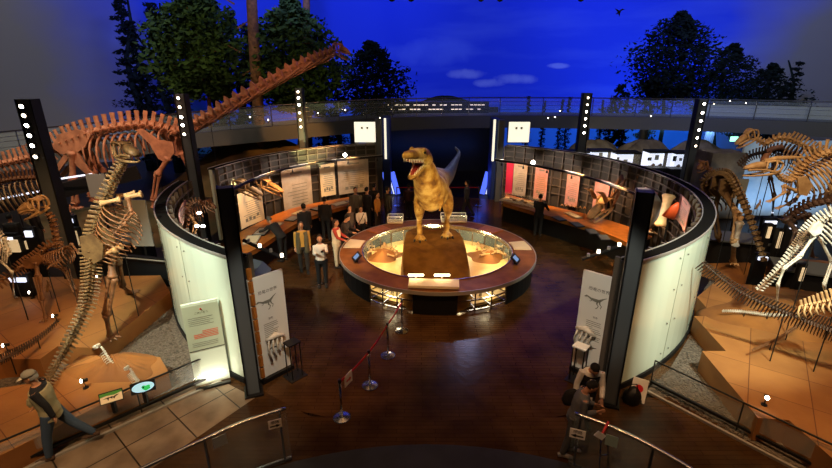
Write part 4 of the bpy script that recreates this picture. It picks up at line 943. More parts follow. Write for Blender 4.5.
# ================= SKELETONS =================
UP = V((0,0,1))
def vert_mb(pts, r0, r1, sp0, sp1, tr=1.2, drop=0.0, up=UP):
    mb = MB(); n = len(pts)
    for i in range(n-1):
        t = i/(n-1); r = r0+(r1-r0)*t; sp = sp0+(sp1-sp0)*t; a, b_ = pts[i], pts[i+1]; d = b_-a; T = d.normalized()
        mb.tube([a+d*.08, a+d*.3, a+d*.6, a+d*.84], [r, r*.78, r*.78, r], 7)
        u = up-T*T.dot(up)
        if u.length < .05: u = V((0,-1,0))-T*T.dot(V((0,-1,0)))
        u.normalize(); s = T.cross(u); m_ = a+d*.45; L = d.length
        if sp > 0:
            mb.tube([m_+u*r*.5, m_+u*(r+sp*.5)+T*L*.1, m_+u*(r+sp)+T*L*.22], [(max(.008, r*.22), L*.34), (max(.007, r*.18), L*.30), (max(.008, r*.25), L*.34)], 6, up=T)
        if tr > 0:
            for q in (-1, 1): mb.tube([m_+s*q*r*.6, m_+s*q*r*(1+tr*.5)+u*r*.2, m_+s*q*r*(1+tr)+u*r*.1], [r*.3, r*.2, r*.14], 5)
        if drop > 0: mb.tube([m_-u*r*.6, m_-u*(r+drop*.6)+T*L*.2, m_-u*(r+drop)+T*L*.35], [(max(.008, r*.18), L*.3), (max(.007, r*.14), L*.24), (max(.005, r*.1), L*.16)], 5, up=T)
    return mb
def ribs(root, m, a, b_, n, w, h, back, r=.02, name='rib', open_=.78, taper=None):
    # n rib pairs between spine points a and b_, hanging by h, spreading by w
    d = b_-a; T = d.normalized(); s = T.cross(UP).normalized(); u = s.cross(T)
    for i in range(n):
        t = (i+.5)/n; k = taper(t) if taper else (.55+.45*math.sin(PI*min(1, t*1.15+.1))); o = a+d*t
        for q in (-1, 1):
            pts = []
            for j in range(8):
                f = j/7*PI*open_; pts.append(o+s*q*w*k*math.sin(f)-u*(h*k*(1-math.cos(f))/2)+T*back*k*(f/PI)**1.3)
            mb = MB(); mb.tube(pts, [r*.9, r*1.15, r*1.1, r, r, r*.9, r*.85, r*.7], 6); mb.build(name, m, root, smooth=True)
def bone(mb, a, b_, r, knob=1.7):
    a = V(a); b_ = V(b_); d = b_-a
    mb.tube([a-d*.02, a+d*.04, a+d*.12, a+d*.3, a+d*.7, a+d*.88, a+d*.96, a+d*1.02], [r*knob*.7, r*knob, r*1.25, r*.95, r*.9, r*1.2, r*knob*.95, r*knob*.6], 8)
def limb(root, m, name, js, rs, subs, toes=3, toe_len=.25, toe_dir=V((0,-1,0))):
    js = [V(j) for j in js]; mb = MB(); bone(mb, js[0], js[1], rs[0]); top = mb.build(name, m, root, smooth=True)
    for k in range(1, len(js)-1):
        mb = MB()
        if k == 1 and len(js) > 3:
            s = (js[k+1]-js[k]).cross(V((0,1,0))).normalized()*rs[k]*1.1
            bone(mb, js[k]+s, js[k+1]+s*.8, rs[k]*.8); bone(mb, js[k]-s, js[k+1]-s*.8, rs[k]*.6)
        else: bone(mb, js[k], js[k+1], rs[k])
        mb.build(subs[min(k-1, len(subs)-1)], m, top, smooth=True)
    if toes:
        mb = MB(); f = js[-1]; td = toe_dir.normalized(); sd = td.cross(UP)
        for k in range(toes):
            q = (k-(toes-1)/2)*.45; d = (td+sd*q).normalized()*toe_len
            mb.tube([f, f+d*.5+V((0,0,-.3*0)), f+d*.8, f+d+V((0,0,-.02))], [rs[-1]*.8, rs[-1]*.55, rs[-1]*.5, .004], 6)
        mb.build('toe_bones', m, top, smooth=True)
    return top
def skull(root, m, base, fwd, L, H, W, style='hadro', up=UP, gape=.28):
    # base = back of the skull at the neck; fwd = snout direction
    f = V(fwd).normalized(); s = f.cross(up).normalized(); u = s.cross(f)
    def T(x, y, z): return base+f*(x*L)+s*(y*W)+u*(z*H)
    mb = MB()
    # snout: solid front; skull roof, cheek bars and arches round the eye and temple openings
    nose = {'hadro': (.62, .30), 'crest': (.62, .3), 'thero': (.55, .42), 'horn': (.6, .4), 'sauro': (.5, .5)}[style]
    mb.tube([T(.45, 0, .45), T(.62, 0, .42), T(.8, 0, .34), T(.94, 0, .24), T(1.0, 0, .14)], [(W*.30, H*.26), (W*.30, H*.26), (W*.34, H*.20), (W*.30, H*.13), (W*.14, H*.06)], 10, up=u)
    for q in (-1, 1):
        for pts, r in [([(0,.42,.62),(.12,.5,.78),(.28,.42,.80),(.45,.26,.66)], .055), ([(0,.42,.62),(.02,.5,.35),(.08,.5,.12)], .06), ([(.08,.5,.12),(.25,.5,.10),(.45,.4,.18),(.7,.34,.16),(.92,.3,.1)], .055),
                       ([(.18,.46,.76),(.20,.52,.4),(.22,.5,.12)], .05), ([(.42,.3,.66),(.44,.42,.4),(.42,.42,.16)], .05)]:
            mb.tube(catmull([T(x, q*y, z) for x, y, z in pts], 9), r*H*1.3, 6)
    mb.tube([T(.0, 0, .6), T(.2, 0, .80), T(.45, 0, .66)], [(W*.35, H*.05), (W*.36, H*.07), (W*.28, H*.1)], 8, up=u)
    if style == 'crest': mb.tube([T(.45, 0, .75), T(.15, 0, .95), (T(-.35, 0, 1.05)), T(-.75, 0, 1.08)], [(W*.12, H*.14), (W*.14, H*.16), (W*.12, H*.12), (W*.05, H*.05)], 8, up=u)
    if style == 'hadro2': pass
    o = mb.build('skull', m, root, smooth=True)
    mb = MB()
    for q in (-1, 1):
        for k in range(9):
            x = .42+.055*k; mb.tube([T(x, q*(.36-.01*k), .12), T(x+.01, q*(.36-.01*k), -.02 if style != 'thero' else -.08)], [H*.035, .002], 5)
    mb.build('teeth', m, o)
    mb = MB(); g = gape
    def J(x, y, z): return T(x*math.cos(g)+.02, y, z-x*math.sin(g)*L/H*1.0)
    for q in (-1, 1):
        mb.tube(catmull([J(.06, q*.5, .08), J(.3, q*.46, .0), J(.6, q*.34, -.02), J(.92, q*.12, .02)], 9), [(W*.06, H*.09)]*4+[(W*.06, H*.075)]*3+[(W*.07, H*.06)]*2, 7, up=u)
    mb.tube([J(.86, -.18, .02), J(.96, 0, .02), J(.86, .18, .02)], H*.06, 6)
    mb.build('lower_jaw', m, root, smooth=True)
    return o
def plate_mb(pts, th, n):
    n = V(n).normalized(); k = len(pts); mb = MB()
    return mb.add([V(p)+n*th/2 for p in pts]+[V(p)-n*th/2 for p in pts], [tuple(range(k)), tuple(range(2*k-1, k-1, -1))]+[(i, k+i, k+(i+1)%k, (i+1)%k) for i in range(k)])
def S(l, Y=None): return [Q(a[0], a[1], a[2] if len(a) > 2 else Y) for a in l]
def rods(root, pts, z=0):
    for p in pts: mb = MB(); mb.tube([V((p.x, p.y, z)), p], .012, 6); mb.build('support_rod', 'black', root)

# --- giant long-necked skeleton, standing across the left of the hall
Y0 = 18.3
e = empty('long_necked_skeleton', Q(125, 205, Y0)*1, 'huge terracotta long-necked dinosaur skeleton stretching its neck up to the right', 'dinosaur skeleton'); m = 'bone_red'
tail = catmull(S([(-40, 172, 17.2), (0, 164, 17.6), (35, 156, 18), (66, 143, Y0)]), 20); vert_mb(tail, .10, .20, .22, .42, 1.0, .25).build('tail_vertebrae', m, e)
back = catmull(S([(66, 143, Y0), (90, 134, Y0), (120, 127, Y0), (150, 125, Y0), (178, 132, Y0)]), 17); vert_mb(back, .21, .20, .42, .30, 1.5).build('back_vertebrae', m, e)
neck = catmull(S([(176, 134, Y0), (200, 123, 18.1), (235, 102, 17.8), (275, 79, 17.4), (310, 60, 17), (334, 51, 16.8)]), 24)
vert_mb(neck, .27, .12, .07, .03, .7).build('neck_vertebrae', m, e)
for q in (-1, 1):
    mb = MB()
    for i in range(1, 20, 2):
        a, b_ = neck[i], neck[min(i+4, 23)]; s = (b_-a).cross(UP).normalized()*.12*q; mb.tube([b_+s-UP*.10, (a+b_)/2+s*1.3-UP*.22, a+s-UP*.24], [.035, .025, .012], 5)
    mb.build('neck_rib', m, e, smooth=True)
skull(e, m, neck[-1], Q(347, 55, 16.6)-neck[-1], .62, .34, .3, 'sauro')
ribs(e, m, back[3]+V((0,0,-.05)), back[14]+V((0,0,-.1)), 11, .62, 1.75, -.1, .045, open_=.62)
# pelvis and shoulder plates
h = Q(78, 143, Y0)
for q in (-1, 1):
    o = V((0, q*.38, 0))
    plate_mb([p+o for p in S([(60, 146), (66, 133), (84, 128), (98, 133), (92, 146), (78, 154), (68, 152)], Y0)], .09, (0,1,0)).build('hip_plate', m, e)
    plate_mb([p+o for p in S([(74, 152), (84, 150), (96, 168), (104, 175), (100, 178), (84, 164)], Y0)], .09, (0,1,0)).build('pubis', m, e)
    plate_mb([p+o for p in S([(72, 152), (79, 152), (66, 170), (56, 180), (54, 176), (64, 164)], Y0)], .09, (0,1,0)).build('ischium', m, e)
    plate_mb([p+V((0, q*.55, 0)) for p in S([(144, 128), (150, 127), (166, 138), (180, 140), (182, 150), (174, 160), (166, 156), (158, 142)], Y0)], .10, (0,1,0)).build('shoulder_plate', m, e)
def g(u, v, Y, dy): p = Q(u, v, Y); return p+V((0, dy, 0))
limb(e, m, 'hind_leg', [g(79, 150, Y0, -.4), g(80, 178, Y0, -.4), g(82, 200, Y0, -.4), g(82, 205, Y0, -.4)], [.12, .09, .10], ['shin_bones', 'ankle'], 4, .3, V((1,-.2,0)))
limb(e, m, 'hind_leg', [g(79, 150, Y0, .4), g(88, 176, Y0, .4), g(84, 198, Y0, .4), g(86, 203, Y0, .4)], [.12, .09, .10], ['shin_bones', 'ankle'], 4, .3, V((1,-.2,0)))
limb(e, m, 'foreleg', [g(175, 155, Y0, -.5), g(164, 172, Y0, -.5), g(160, 196, Y0, -.5), g(160, 204, Y0, -.5)], [.10, .07, .08], ['forearm_bones', 'wrist'], 4, .22, V((1,-.2,0)))
limb(e, m, 'foreleg', [g(175, 155, Y0, .5), g(184, 172, Y0, .5), g(190, 190, Y0, .5), g(192, 196, Y0, .5)], [.10, .07, .08], ['forearm_bones', 'wrist'], 4, .22, V((1,-.2,0)))
rods(e, [back[4], back[12], neck[6]], .3)

# --- tall upright skeleton seen from behind, tail sweeping down to the front
m = 'bone_olive'; e = empty('upright_skeleton', P(108, 340, .45), 'tall brown skeleton rearing up at left, tail sweeping down toward the camera', 'dinosaur skeleton')
neck = catmull(S([(127, 158, 9.9), (120, 170, 9.9), (111, 188, 9.8), (104, 206, 9.6)]), 14); vert_mb(neck, .10, .13, .06, .08, .5, up=V((-1,-.4,.3))).build('neck_vertebrae', m, e)
back = catmull(S([(104, 206, 9.6), (98, 225, 9.4), (94, 240, 9.2), (91, 256, 9.0)]), 13); vert_mb(back, .13, .14, .10, .10, .5, up=V((-1,-.4,.3))).build('back_vertebrae', m, e)
tail = catmull([*S([(91, 256, 9.0), (90, 280, 8.7), (86, 305, 8.4), (74, 332, 8.1)]), P(58, 362, .62), P(45, 385, .58), P(34, 402, .52)], 44); vert_mb(tail, .12, .03, .07, .03, .3, .09, up=V((-1,-.4,.6))).build('tail_vertebrae', m, e)
sk = skull(e, m, Q(123, 157, 9.9), V((.75, -.5, .05)), .62, .42, .36, 'hadro', gape=.15)
a = Q(107, 200, 9.7); b_ = Q(95, 244, 9.25)
for i in range(11):
    o = a.lerp(b_, i/10); k = .6+.4*math.sin(PI*(i/10*.8+.15))
    for q in (-1, 1):
        pts = [o+V((.80*k*(1-math.cos(f))*.5, q*.34*k*math.sin(f)-.1, -.10*f*k-.12*(1-math.cos(f)))) for f in [j/7*PI*.8 for j in range(8)]]
        mb = MB(); mb.tube(pts, .015, 6); mb.build('rib', 'bone_brown', e, smooth=True)
hp = Q(96, 250, 9.1)
for q in (-1, 1):
    plate_mb([hp+V((x, q*.2+y, z)) for x, y, z in [(-.1,0,.38),(.15,0,.45),(.34,0,.2),(.25,0,-.12),(0,0,-.25),(-.14,0,.0)]], .06, (0,1,0)).build('hip_plate', m, e)
    mb = MB(); bone(mb, hp+V((.1, q*.12, -.1)), hp+V((.5, q*.1, .05)), .05); mb.build('pubis', 'bone_tan', e, smooth=True)
    mb = MB(); bone(mb, Q(108, 200, 9.7)+V((0, q*.28, .0)), Q(128, 196, 9.9)+V((0, q*.28, 0)), .05); mb.build('shoulder_blade', 'bone_tan', e, smooth=True)
mb = MB(); bone(mb, Q(126, 197, 9.9), Q(142, 194, 10.0), .06); mb.build('chest_bone', 'bone_tan', e, smooth=True)
limb(e, 'bone_brown', 'hind_leg', [hp+V((.25, .1, -.05)), Q(112, 278, 9.0), Q(106, 315, 8.9), P(110, 336, .5)], [.075, .055, .05], ['shin_bones', 'foot_bones'], 3, .30, V((.7,-.4,0)))
limb(e, 'bone_brown', 'hind_leg', [hp+V((.3, .15, 0)), Q(117, 262, 9.6), Q(122, 285, 9.9), P(128, 292, .5)], [.075, .05, .05], ['shin_bones', 'foot_bones'], 3, .30, V((.9,.1,0)))
limb(e, 'bone_brown', 'arm', [Q(128, 198, 9.6), Q(131, 212, 9.5), Q(122, 224, 9.4), Q(118, 230, 9.3)], [.045, .035, .03], ['forearm_bones', 'wrist'], 3, .15, V((-.4,-.2,-.3)))
rods(e, [Q(100, 262, 9.1), Q(112, 200, 10.0)], .44)

# --- small crouching skeleton with its skull facing left
m = 'bone_brown'; e = empty('crouching_skeleton', P(62, 318, .45), 'small brown two-legged skeleton with skull turned left, at far left', 'dinosaur skeleton')
YY = 10.2
neck = catmull(S([(47, 213, YY), (54, 222, YY), (57, 236, YY), (60, 247, YY)]), 10); vert_mb(neck, .06, .06, .05, .05, 1.1).build('neck_vertebrae', m, e)
back = catmull(S([(62, 243, YY), (48, 247, YY), (38, 256, YY), (30, 262, YY)]), 11); vert_mb(back, .06, .07, .09, .10, 1.0).build('back_vertebrae', m, e)
tail = catmull(S([(32, 262, YY), (20, 268, YY), (8, 276, 10), (-8, 288, 9.8)]), 14); vert_mb(tail, .07, .03, .14, .06, .8, .12).build('tail_vertebrae', m, e)
skull(e, 'bone_tan', Q(47, 209, YY), Q(21, 214, YY)-Q(47, 209, YY), .66, .38, .3, 'thero', gape=.25)
ribs(e, m, Q(66, 246, YY), Q(42, 255, YY), 9, .22, .5, .05, .017)
for q in (-1, 1):
    plate_mb([Q(u, v, YY)+V((0, q*.13, 0)) for u, v in [(28, 258), (44, 252), (48, 258), (40, 266), (30, 266)]], .05, (0,1,0)).build('hip_plate', m, e)
limb(e, m, 'hind_leg', [Q(36, 262, 10.1), Q(38, 276, 10.0), Q(41, 300, 9.9), P(46, 318, .5)], [.05, .042, .035], ['shin_bones', 'foot_bones'], 3, .2, V((.3,-1,0)))
limb(e, m, 'hind_leg', [Q(46, 262, 10.5), Q(66, 270, 10.4), Q(74, 290, 10.3), P(82, 308, .5)], [.05, .042, .035], ['shin_bones', 'foot_bones'], 3, .2, V((.8,-.6,0)))
limb(e, m, 'arm', [Q(64, 252, 10.2), Q(58, 262, 10.1), Q(50, 266, 10.0)], [.03, .025], ['forearm_bones'], 3, .1, V((-.5,-.2,-.5)))
limb(e, m, 'arm', [Q(64, 250, 10.4), Q(72, 244, 10.3), Q(76, 250, 10.2)], [.03, .025], ['forearm_bones'], 3, .1, V((.5,-.2,-.5)))
rods(e, [Q(44, 258, YY), Q(63, 250, YY)], .44)
# --- long dark tail lying low on the plinth at left
e = empty('tail_skeleton', P(30, 340, .45), 'long dark tail skeleton running off the left edge just above the plinth', 'skeleton')
t = catmull([P(57, 322, .62), P(40, 337, .68), P(20, 350, .8), P(0, 361, .95), P(-25, 372, 1.1)], 36); vert_mb(t, .015, .05, .03, .10, 1.2, .05).build('tail_vertebrae', 'bone_dark', e)
rods(e, [t[10], t[22]], .44)
# --- pale skeleton at the very left edge, hanging ribs, tiny mounted skeletons
e = empty('pale_skeleton', P(2, 300, .45), 'pale skeleton fragment cut by the left edge of the photo', 'skeleton')
t = catmull(S([(-14, 215, 9.8), (-4, 232, 9.8), (4, 240, 9.8), (8, 250, 9.8)]), 10); vert_mb(t, .05, .04, .08, .06, 1.6).build('neck_vertebrae', 'bone_white', e)
limb(e, 'bone_white', 'leg', [Q(4, 238, 9.8), Q(9, 252, 9.8), Q(2, 262, 9.8), Q(12, 272, 9.7), P(14, 296, .47)], [.035, .03, .025, .02], ['shin_bones', 'foot_bones', 'foot_bones'], 3, .15, V((1,-.3,-.1)))
for k in range(6): mb = MB(); a = Q(-4+2.2*k, 236+2.5*k, 9.8); mb.tube([a, a+V((.05,-.1,-.15)), a+V((-.02,-.1,-.32))], .014, 5); mb.build('rib', 'bone_white', e)
rods(e, [t[5]], .0)
e = empty('hanging_ribcage', Q(15, 240, 13.8), 'ribcage of a skeleton at far left with long pale ribs hanging in a row', 'skeleton')
a, b_ = Q(-25, 190, 13.8), Q(45, 177, 14.2)
vert_mb(catmull([a, (a+b_)/2+V((0,0,.12)), b_], 20), .09, .09, .2, .2, 1.2).build('back_vertebrae', 'bone_brown', e)
ribs(e, 'bone_tan', a, b_, 13, .35, 1.25, .25, .024, open_=.6)
rods(e, [(a+b_)/2], 0)
for (u, v, Y, h, ll, rz) in [(112, 366, None, .45, 'tiny white upright skeleton on the ribbed sand mound at lower left', 0), (137, 382, None, .3, 'tiny pale skeleton right of the sand mound', 1), (52, 250, None, .3, 'x', 0)][:2]:
    p = P(u, v, .55); e = empty('small_skeleton', p, ll, 'skeleton', 'tiny white skeletons'); m = 'bone_white'
    b_ = [p+V((.04,0,.02)), p+V((.0,0,.12)), p+V((-.05,0,.24)), p+V((-.09,0,.38)), p+V((-.13,0,.46))]; b_ = [p+(q-p)*(h/.45) for q in b_]
    vert_mb(catmull(b_, 12), .018, .012, .02, .015, 1.8, up=V((1,0,.2))).build('spine', m, e)
    skull(e, m, b_[-1], V((-1, -.2, -.1)), .14*h/.45, .07, .06, 'thero')
    for k in range(6):
        for q in (-1, 1): o = b_[1].lerp(b_[3], k/6); mb = MB(); mb.tube([o, o+V((-.05, q*.05, -.02)), o+V((-.09, q*.03, -.07))], .006, 5); mb.build('rib', m, e)
    for q in (-1, 1): limb(e, m, 'hind_leg', [b_[0], p+V((-.06, q*.05, .0)), p+V((0, q*.05, -.08))], [.012, .01], ['shin_bones'], 3, .05, V((-1,0,0)))
for (u, v, z, ll) in [(52, 298, .45, 'tiny pale three-legged cast standing between the legs of the crouching skeleton'), (756, 215, 0, 'small pale bone cast on a rod at right below the crested skull')]:
    p = P(u, v, z) if z else Q(u, v, 15); e = empty('small_cast', p, ll, 'fossil cast', 'small casts on rods'); mb = MB(); mb.tube([V((p.x, p.y, z)), p+V((0,0,.22))], .008, 6)
    mb.build('support_rod', 'black', e); mb = MB(); mb.tube([p+V((-.07,0,.2)), p+V((-.02,0,.34)), p+V((.03,0,.45)), p+V((.0,0,.55))], [.03, .045, .03, .02], 7); mb.tube([p+V((.03,0,.4)), p+V((.1,0,.3))], .014, 5); mb.tube([p+V((0,0,.38)), p+V((-.08,0,.36))], .014, 5); mb.build('bone', 'bone_tan', e, smooth=True)

# --- right side: three duck-billed skeletons
m = 'bone_tan'; Y1 = 15.6
e = empty('duckbilled_skeleton', Q(790, 215, Y1), 'tan duck-billed skeleton at right, highest of the group, small skull facing left', 'dinosaur skeleton')
neck = catmull(S([(757, 139, Y1), (766, 144, Y1), (776, 138, Y1), (790, 139, Y1)]), 10); vert_mb(neck, .07, .09, .05, .10, 1.0, .05).build('neck_vertebrae', m, e)
back = catmull(S([(788, 139, Y1), (802, 145, Y1), (815, 153, Y1), (832, 157, Y1), (860, 160, Y1)]), 18); vert_mb(back, .09, .10, .20, .25, 1.0).build('back_vertebrae', m, e)
skull(e, 'bone_tan', Q(757, 137, Y1), Q(737, 145, Y1)-Q(757, 136, Y1), .72, .42, .3, 'hadro', gape=.12)
ribs(e, m, Q(794, 142, Y1), Q(850, 158, Y1), 12, .34, .8, -.1, .02)
limb(e, m, 'foreleg', [Q(800, 160, 15.3), Q(792, 176, 15.2), Q(788, 194, 15.1), Q(786, 202, 15)], [.05, .04, .035], ['forearm_bones', 'wrist'], 3, .15)
limb(e, m, 'hind_leg', [Q(845, 165, 15.6), Q(838, 190, 15.5), Q(842, 212, 15.4), P(842, 222, .1)], [.08, .06, .05], ['shin_bones', 'foot_bones'], 3, .25)
rods(e, [back[3]], .1)
m = 'bone_dark'; Y2 = 16.6
e = empty('dark_skeleton', Q(760, 205, Y2), 'dark brown skeleton behind the crested skull, seen against the bright blue water', 'dinosaur skeleton')
t = catmull(S([(739, 166, Y2), (750, 156, Y2), (765, 152, Y2), (780, 150, Y2), (800, 156, Y2)]), 22); vert_mb(t, .05, .09, .12, .2, 1.0, .14).build('spine', m, e)
t2 = catmull(S([(765, 170, Y2), (764, 160, Y2), (770, 150, Y2), (782, 147, Y2)]), 9)
mb = MB(); mb.tube(t2, [.09, .10, .12, .12, .12, .12, .10, .1, .1], 8); mb.build('shoulder_arch', 'bone_red', e, smooth=True)
ribs(e, m, Q(772, 152, Y2), Q(800, 156, Y2), 8, .3, .7, .1, .02)
limb(e, m, 'leg', [Q(775, 160, Y2), Q(770, 178, Y2), Q(774, 196, Y2), P(772, 217, .1)], [.05, .045, .04], ['shin_bones', 'foot_bones'], 3, .2)
rods(e, [t[12]], .1)
m = 'bone_orange'; Y3 = 13.2
e = empty('crested_skeleton', P(790, 216, .2), 'orange-lit skeleton with a long crested skull facing left, at right', 'dinosaur skeleton')
skull(e, m, Q(777, 172, Y3), Q(745, 170, Y3)-Q(777, 171, Y3), 1.0, .42, .32, 'crest', gape=.16)
neck = catmull(S([(776, 173, Y3), (782, 179, Y3), (790, 181, Y3), (796, 176, Y3)]), 9); vert_mb(neck, .07, .09, .05, .08, 1.1).build('neck_vertebrae', m, e)
back = catmull(S([(794, 180, Y3), (800, 170, Y3), (810, 160, Y3), (824, 153, Y3), (850, 151, Y3)]), 16); vert_mb(back, .11, .12, .22, .28, 1.2).build('back_vertebrae', m, e)
ribs(e, m, back[2], back[-2], 12, .45, 1.15, .1, .03)
plate_mb([Q(u, v, Y3-.4) for u, v in [(797, 178), (806, 176), (812, 186), (806, 196), (798, 194)]], .07, (0,1,0)).build('shoulder_plate', m, e)
limb(e, m, 'foreleg', [Q(797, 191, Y3-.3), Q(784, 186, Y3-.4), Q(784, 193, Y3-.5), Q(772, 200, Y3-.6)], [.05, .04, .03], ['forearm_bones', 'hand_bones'], 4, .16, V((-1,-.1,-.4)))
limb(e, m, 'foreleg', [Q(801, 192, Y3+.3), Q(795, 200, Y3+.3), Q(788, 204, Y3+.2), Q(780, 207, Y3+.1)], [.05, .04, .03], ['forearm_bones', 'hand_bones'], 4, .16, V((-1,-.1,-.4)))
limb(e, m, 'hind_leg', [Q(838, 170, Y3), Q(828, 196, Y3), Q(834, 214, Y3), P(832, 226, .15)], [.09, .07, .05], ['shin_bones', 'foot_bones'], 3, .25)
rods(e, [back[4], Q(770, 175, Y3)], .1)
# --- arching olive tail-and-hip skeleton between the gallery wall and the crested one
m = 'bone_olive'
e = empty('arching_skeleton', P(737, 268, .3), 'olive brown skeleton whose tail arches over and hangs down beside the right wall', 'dinosaur skeleton')
t = catmull(S([(707, 196, 14.2), (707, 184, 14.2), (714, 177, 14.0), (724, 175, 13.7), (732, 180, 13.3), (742, 200, 12.6), (754, 230, 12.0), (764, 262, 11.6)]), 44)
vert_mb(t, .19, .07, .09, .04, .5, .0, up=V((0,-.6,1))).build('tail_vertebrae', m, e)
for q in (-1, 1):
    plate_mb([Q(u, v, 13.6)+V((0, q*.2, 0)) for u, v in [(716, 178), (726, 176), (734, 186), (730, 196), (720, 198), (714, 190)]], .07, (0,1,0)).build('hip_plate', m, e)
limb(e, 'bone_tan', 'hind_leg', [Q(724, 192, 13.5), Q(738, 216, 12.9), Q(734, 240, 12.7), P(733, 262, .3)], [.09, .07, .07], ['shin_bones', 'foot_bones'], 3, .3, V((-.4,-1,0)))
limb(e, m, 'hind_leg', [Q(720, 190, 14.0), Q(714, 212, 13.9), Q(718, 236, 13.8), P(722, 250, .1)], [.08, .06, .06], ['shin_bones', 'foot_bones'], 3, .3, V((-.4,-1,0)))
ribs(e, m, Q(708, 200, 14.3), Q(717, 180, 14.0), 5, .3, .9, 0, .025)
mb = MB(); bone(mb, Q(740, 222, 12.7), Q(735, 246, 12.7), .075); mb.build('thigh_bone', 'bone_white', e, smooth=True)
rods(e, [Q(735, 190, 13.1)], .0)
e = empty('small_skull_skeleton', Q(704, 200, 16.2), 'small brown skull on a curved neck peeping over the right gallery rim', 'skeleton')
neck = catmull(S([(703, 167, 16.2), (710, 170, 16.2), (714, 178, 16.2), (716, 186, 16.2)]), 9); vert_mb(neck, .06, .08, .05, .05, 1.2).build('neck_vertebrae', 'bone_brown', e)
skull(e, 'bone_brown', Q(704, 166, 16.2), V((-.8, -.5, -.35)), .38, .3, .28, 'thero'); rods(e, [neck[-1]], 0)
# --- white skeleton with its tail pointing down left
m = 'bone_white'
e = empty('white_skeleton', P(812, 318, .5), 'bright white skeleton at the right edge, tail hanging down to the left', 'dinosaur skeleton')
t = catmull(S([(757, 290, 9.5), (776, 272, 9.4), (795, 250, 9.3), (806, 236, 9.2)]), 24); vert_mb(t, .02, .06, .04, .10, 1.0, .09).build('tail_vertebrae', m, e)
back = catmull(S([(806, 236, 9.2), (818, 224, 9.1), (834, 214, 9), (856, 206, 9)]), 17); vert_mb(back, .07, .08, .11, .13, 1.2).build('back_vertebrae', m, e)
ribs(e, m, back[3], back[-2], 10, .33, .8, .05, .018)
plate_mb([Q(u, v, 8.9) for u, v in [(808, 231), (815, 221), (823, 224), (820, 233), (813, 236)]], .06, (0,1,0)).build('hip_plate', m, e)
limb(e, m, 'hind_leg', [Q(814, 236, 9.0), Q(800, 256, 8.9), Q(784, 268, 8.9), Q(778, 284, 8.9), P(776, 314, .5)], [.034, .026, .024, .022], ['shin_bones', 'foot_bones', 'foot_bones'], 3, .2, V((-.4,-1,0)))
limb(e, m, 'hind_leg', [Q(820, 238, 9.3), Q(832, 262, 9.2), Q(824, 284, 9.1), P(828, 312, .5)], [.034, .026, .024], ['shin_bones', 'foot_bones'], 3, .2, V((-.4,-1,0)))
rods(e, [back[6]], .49)
e = empty('dark_leg_skeleton', P(792, 262, .2), 'dark skeleton limbs behind the white skeleton', 'skeleton')
limb(e, 'bone_dark', 'foreleg', [Q(786, 218, 10.6), Q(797, 232, 10.5), Q(790, 250, 10.4), P(796, 268, .5)], [.06, .05, .045], ['forearm_bones', 'foot_bones'], 3, .2)
limb(e, 'bone_dark', 'foreleg', [Q(792, 220, 10.8), Q(806, 214, 10.8), Q(812, 236, 10.7), P(812, 256, .5)], [.06, .05, .045], ['forearm_bones', 'foot_bones'], 3, .2)
vert_mb(catmull(S([(784, 222, 10.7), (796, 212, 10.8), (812, 204, 10.9), (834, 200, 11)]), 12), .08, .10, .12, .15, 1.2).build('back_vertebrae', 'bone_dark', e)
# --- dark tail with tall spines hanging over the right plinth
e = empty('spined_tail_skeleton', P(800, 340, .5), 'dark tail with tall comb-like spines sweeping in from the right edge over the plinth', 'skeleton')
t = catmull(S([(702, 262, 8.9), (724, 280, 8.7), (748, 296, 8.4), (780, 310, 8.1), (810, 322, 7.8), (840, 333, 7.5), (870, 344, 7.3)]), 58); vert_mb(t, .016, .075, .05, .24, .6, .20, up=V((.1,-.4,1))).build('tail_vertebrae', 'bone_dark', e)
rods(e, [t[30]], .49)
e = empty('ribcage_skeleton', P(835, 345, .5), 'orange-tan ribs fanning in from the right edge above the dark tail', 'skeleton')
a, b_ = Q(800, 306, 7.9), Q(850, 296, 7.6); vert_mb(catmull([a, (a+b_)/2, b_], 12), .02, .06, .10, .22, 1.0, .16).build('spine', 'bone_orange', e)
for k in range(9):
    o = a.lerp(b_, k/8); mb = MB(); mb.tube([o, o+V((-.05,-.05,-.12)), o+V((.0,-.08,-.24))], .018, 6); mb.build('rib', 'bone_orange', e, smooth=True)
rods(e, [Q(838, 300, 7.7)], .49)
for (pts, c_, ll) in [([(722, 311), (745, 312), (768, 315), (800, 315)], 'bone_white', 'thin pale snake-like skeleton lying on the ribbed sand mound, the upper one'), ([(752, 350), (772, 342), (788, 332), (806, 320)], 'bone_brown', 'thin brown snake-like skeleton lying diagonally on the right plinth')]:
    pp = [P(u, v, .70) for u, v in pts]; e = empty('small_lying_skeleton', V((pp[1].x, pp[1].y, .6)), ll, 'skeleton', 'thin lying skeletons'); vert_mb(catmull(pp, 40), .014, .026, .03, .04, 1.8, .02).build('spine', c_, e); rods(e, [pp[1], pp[2]], .5)

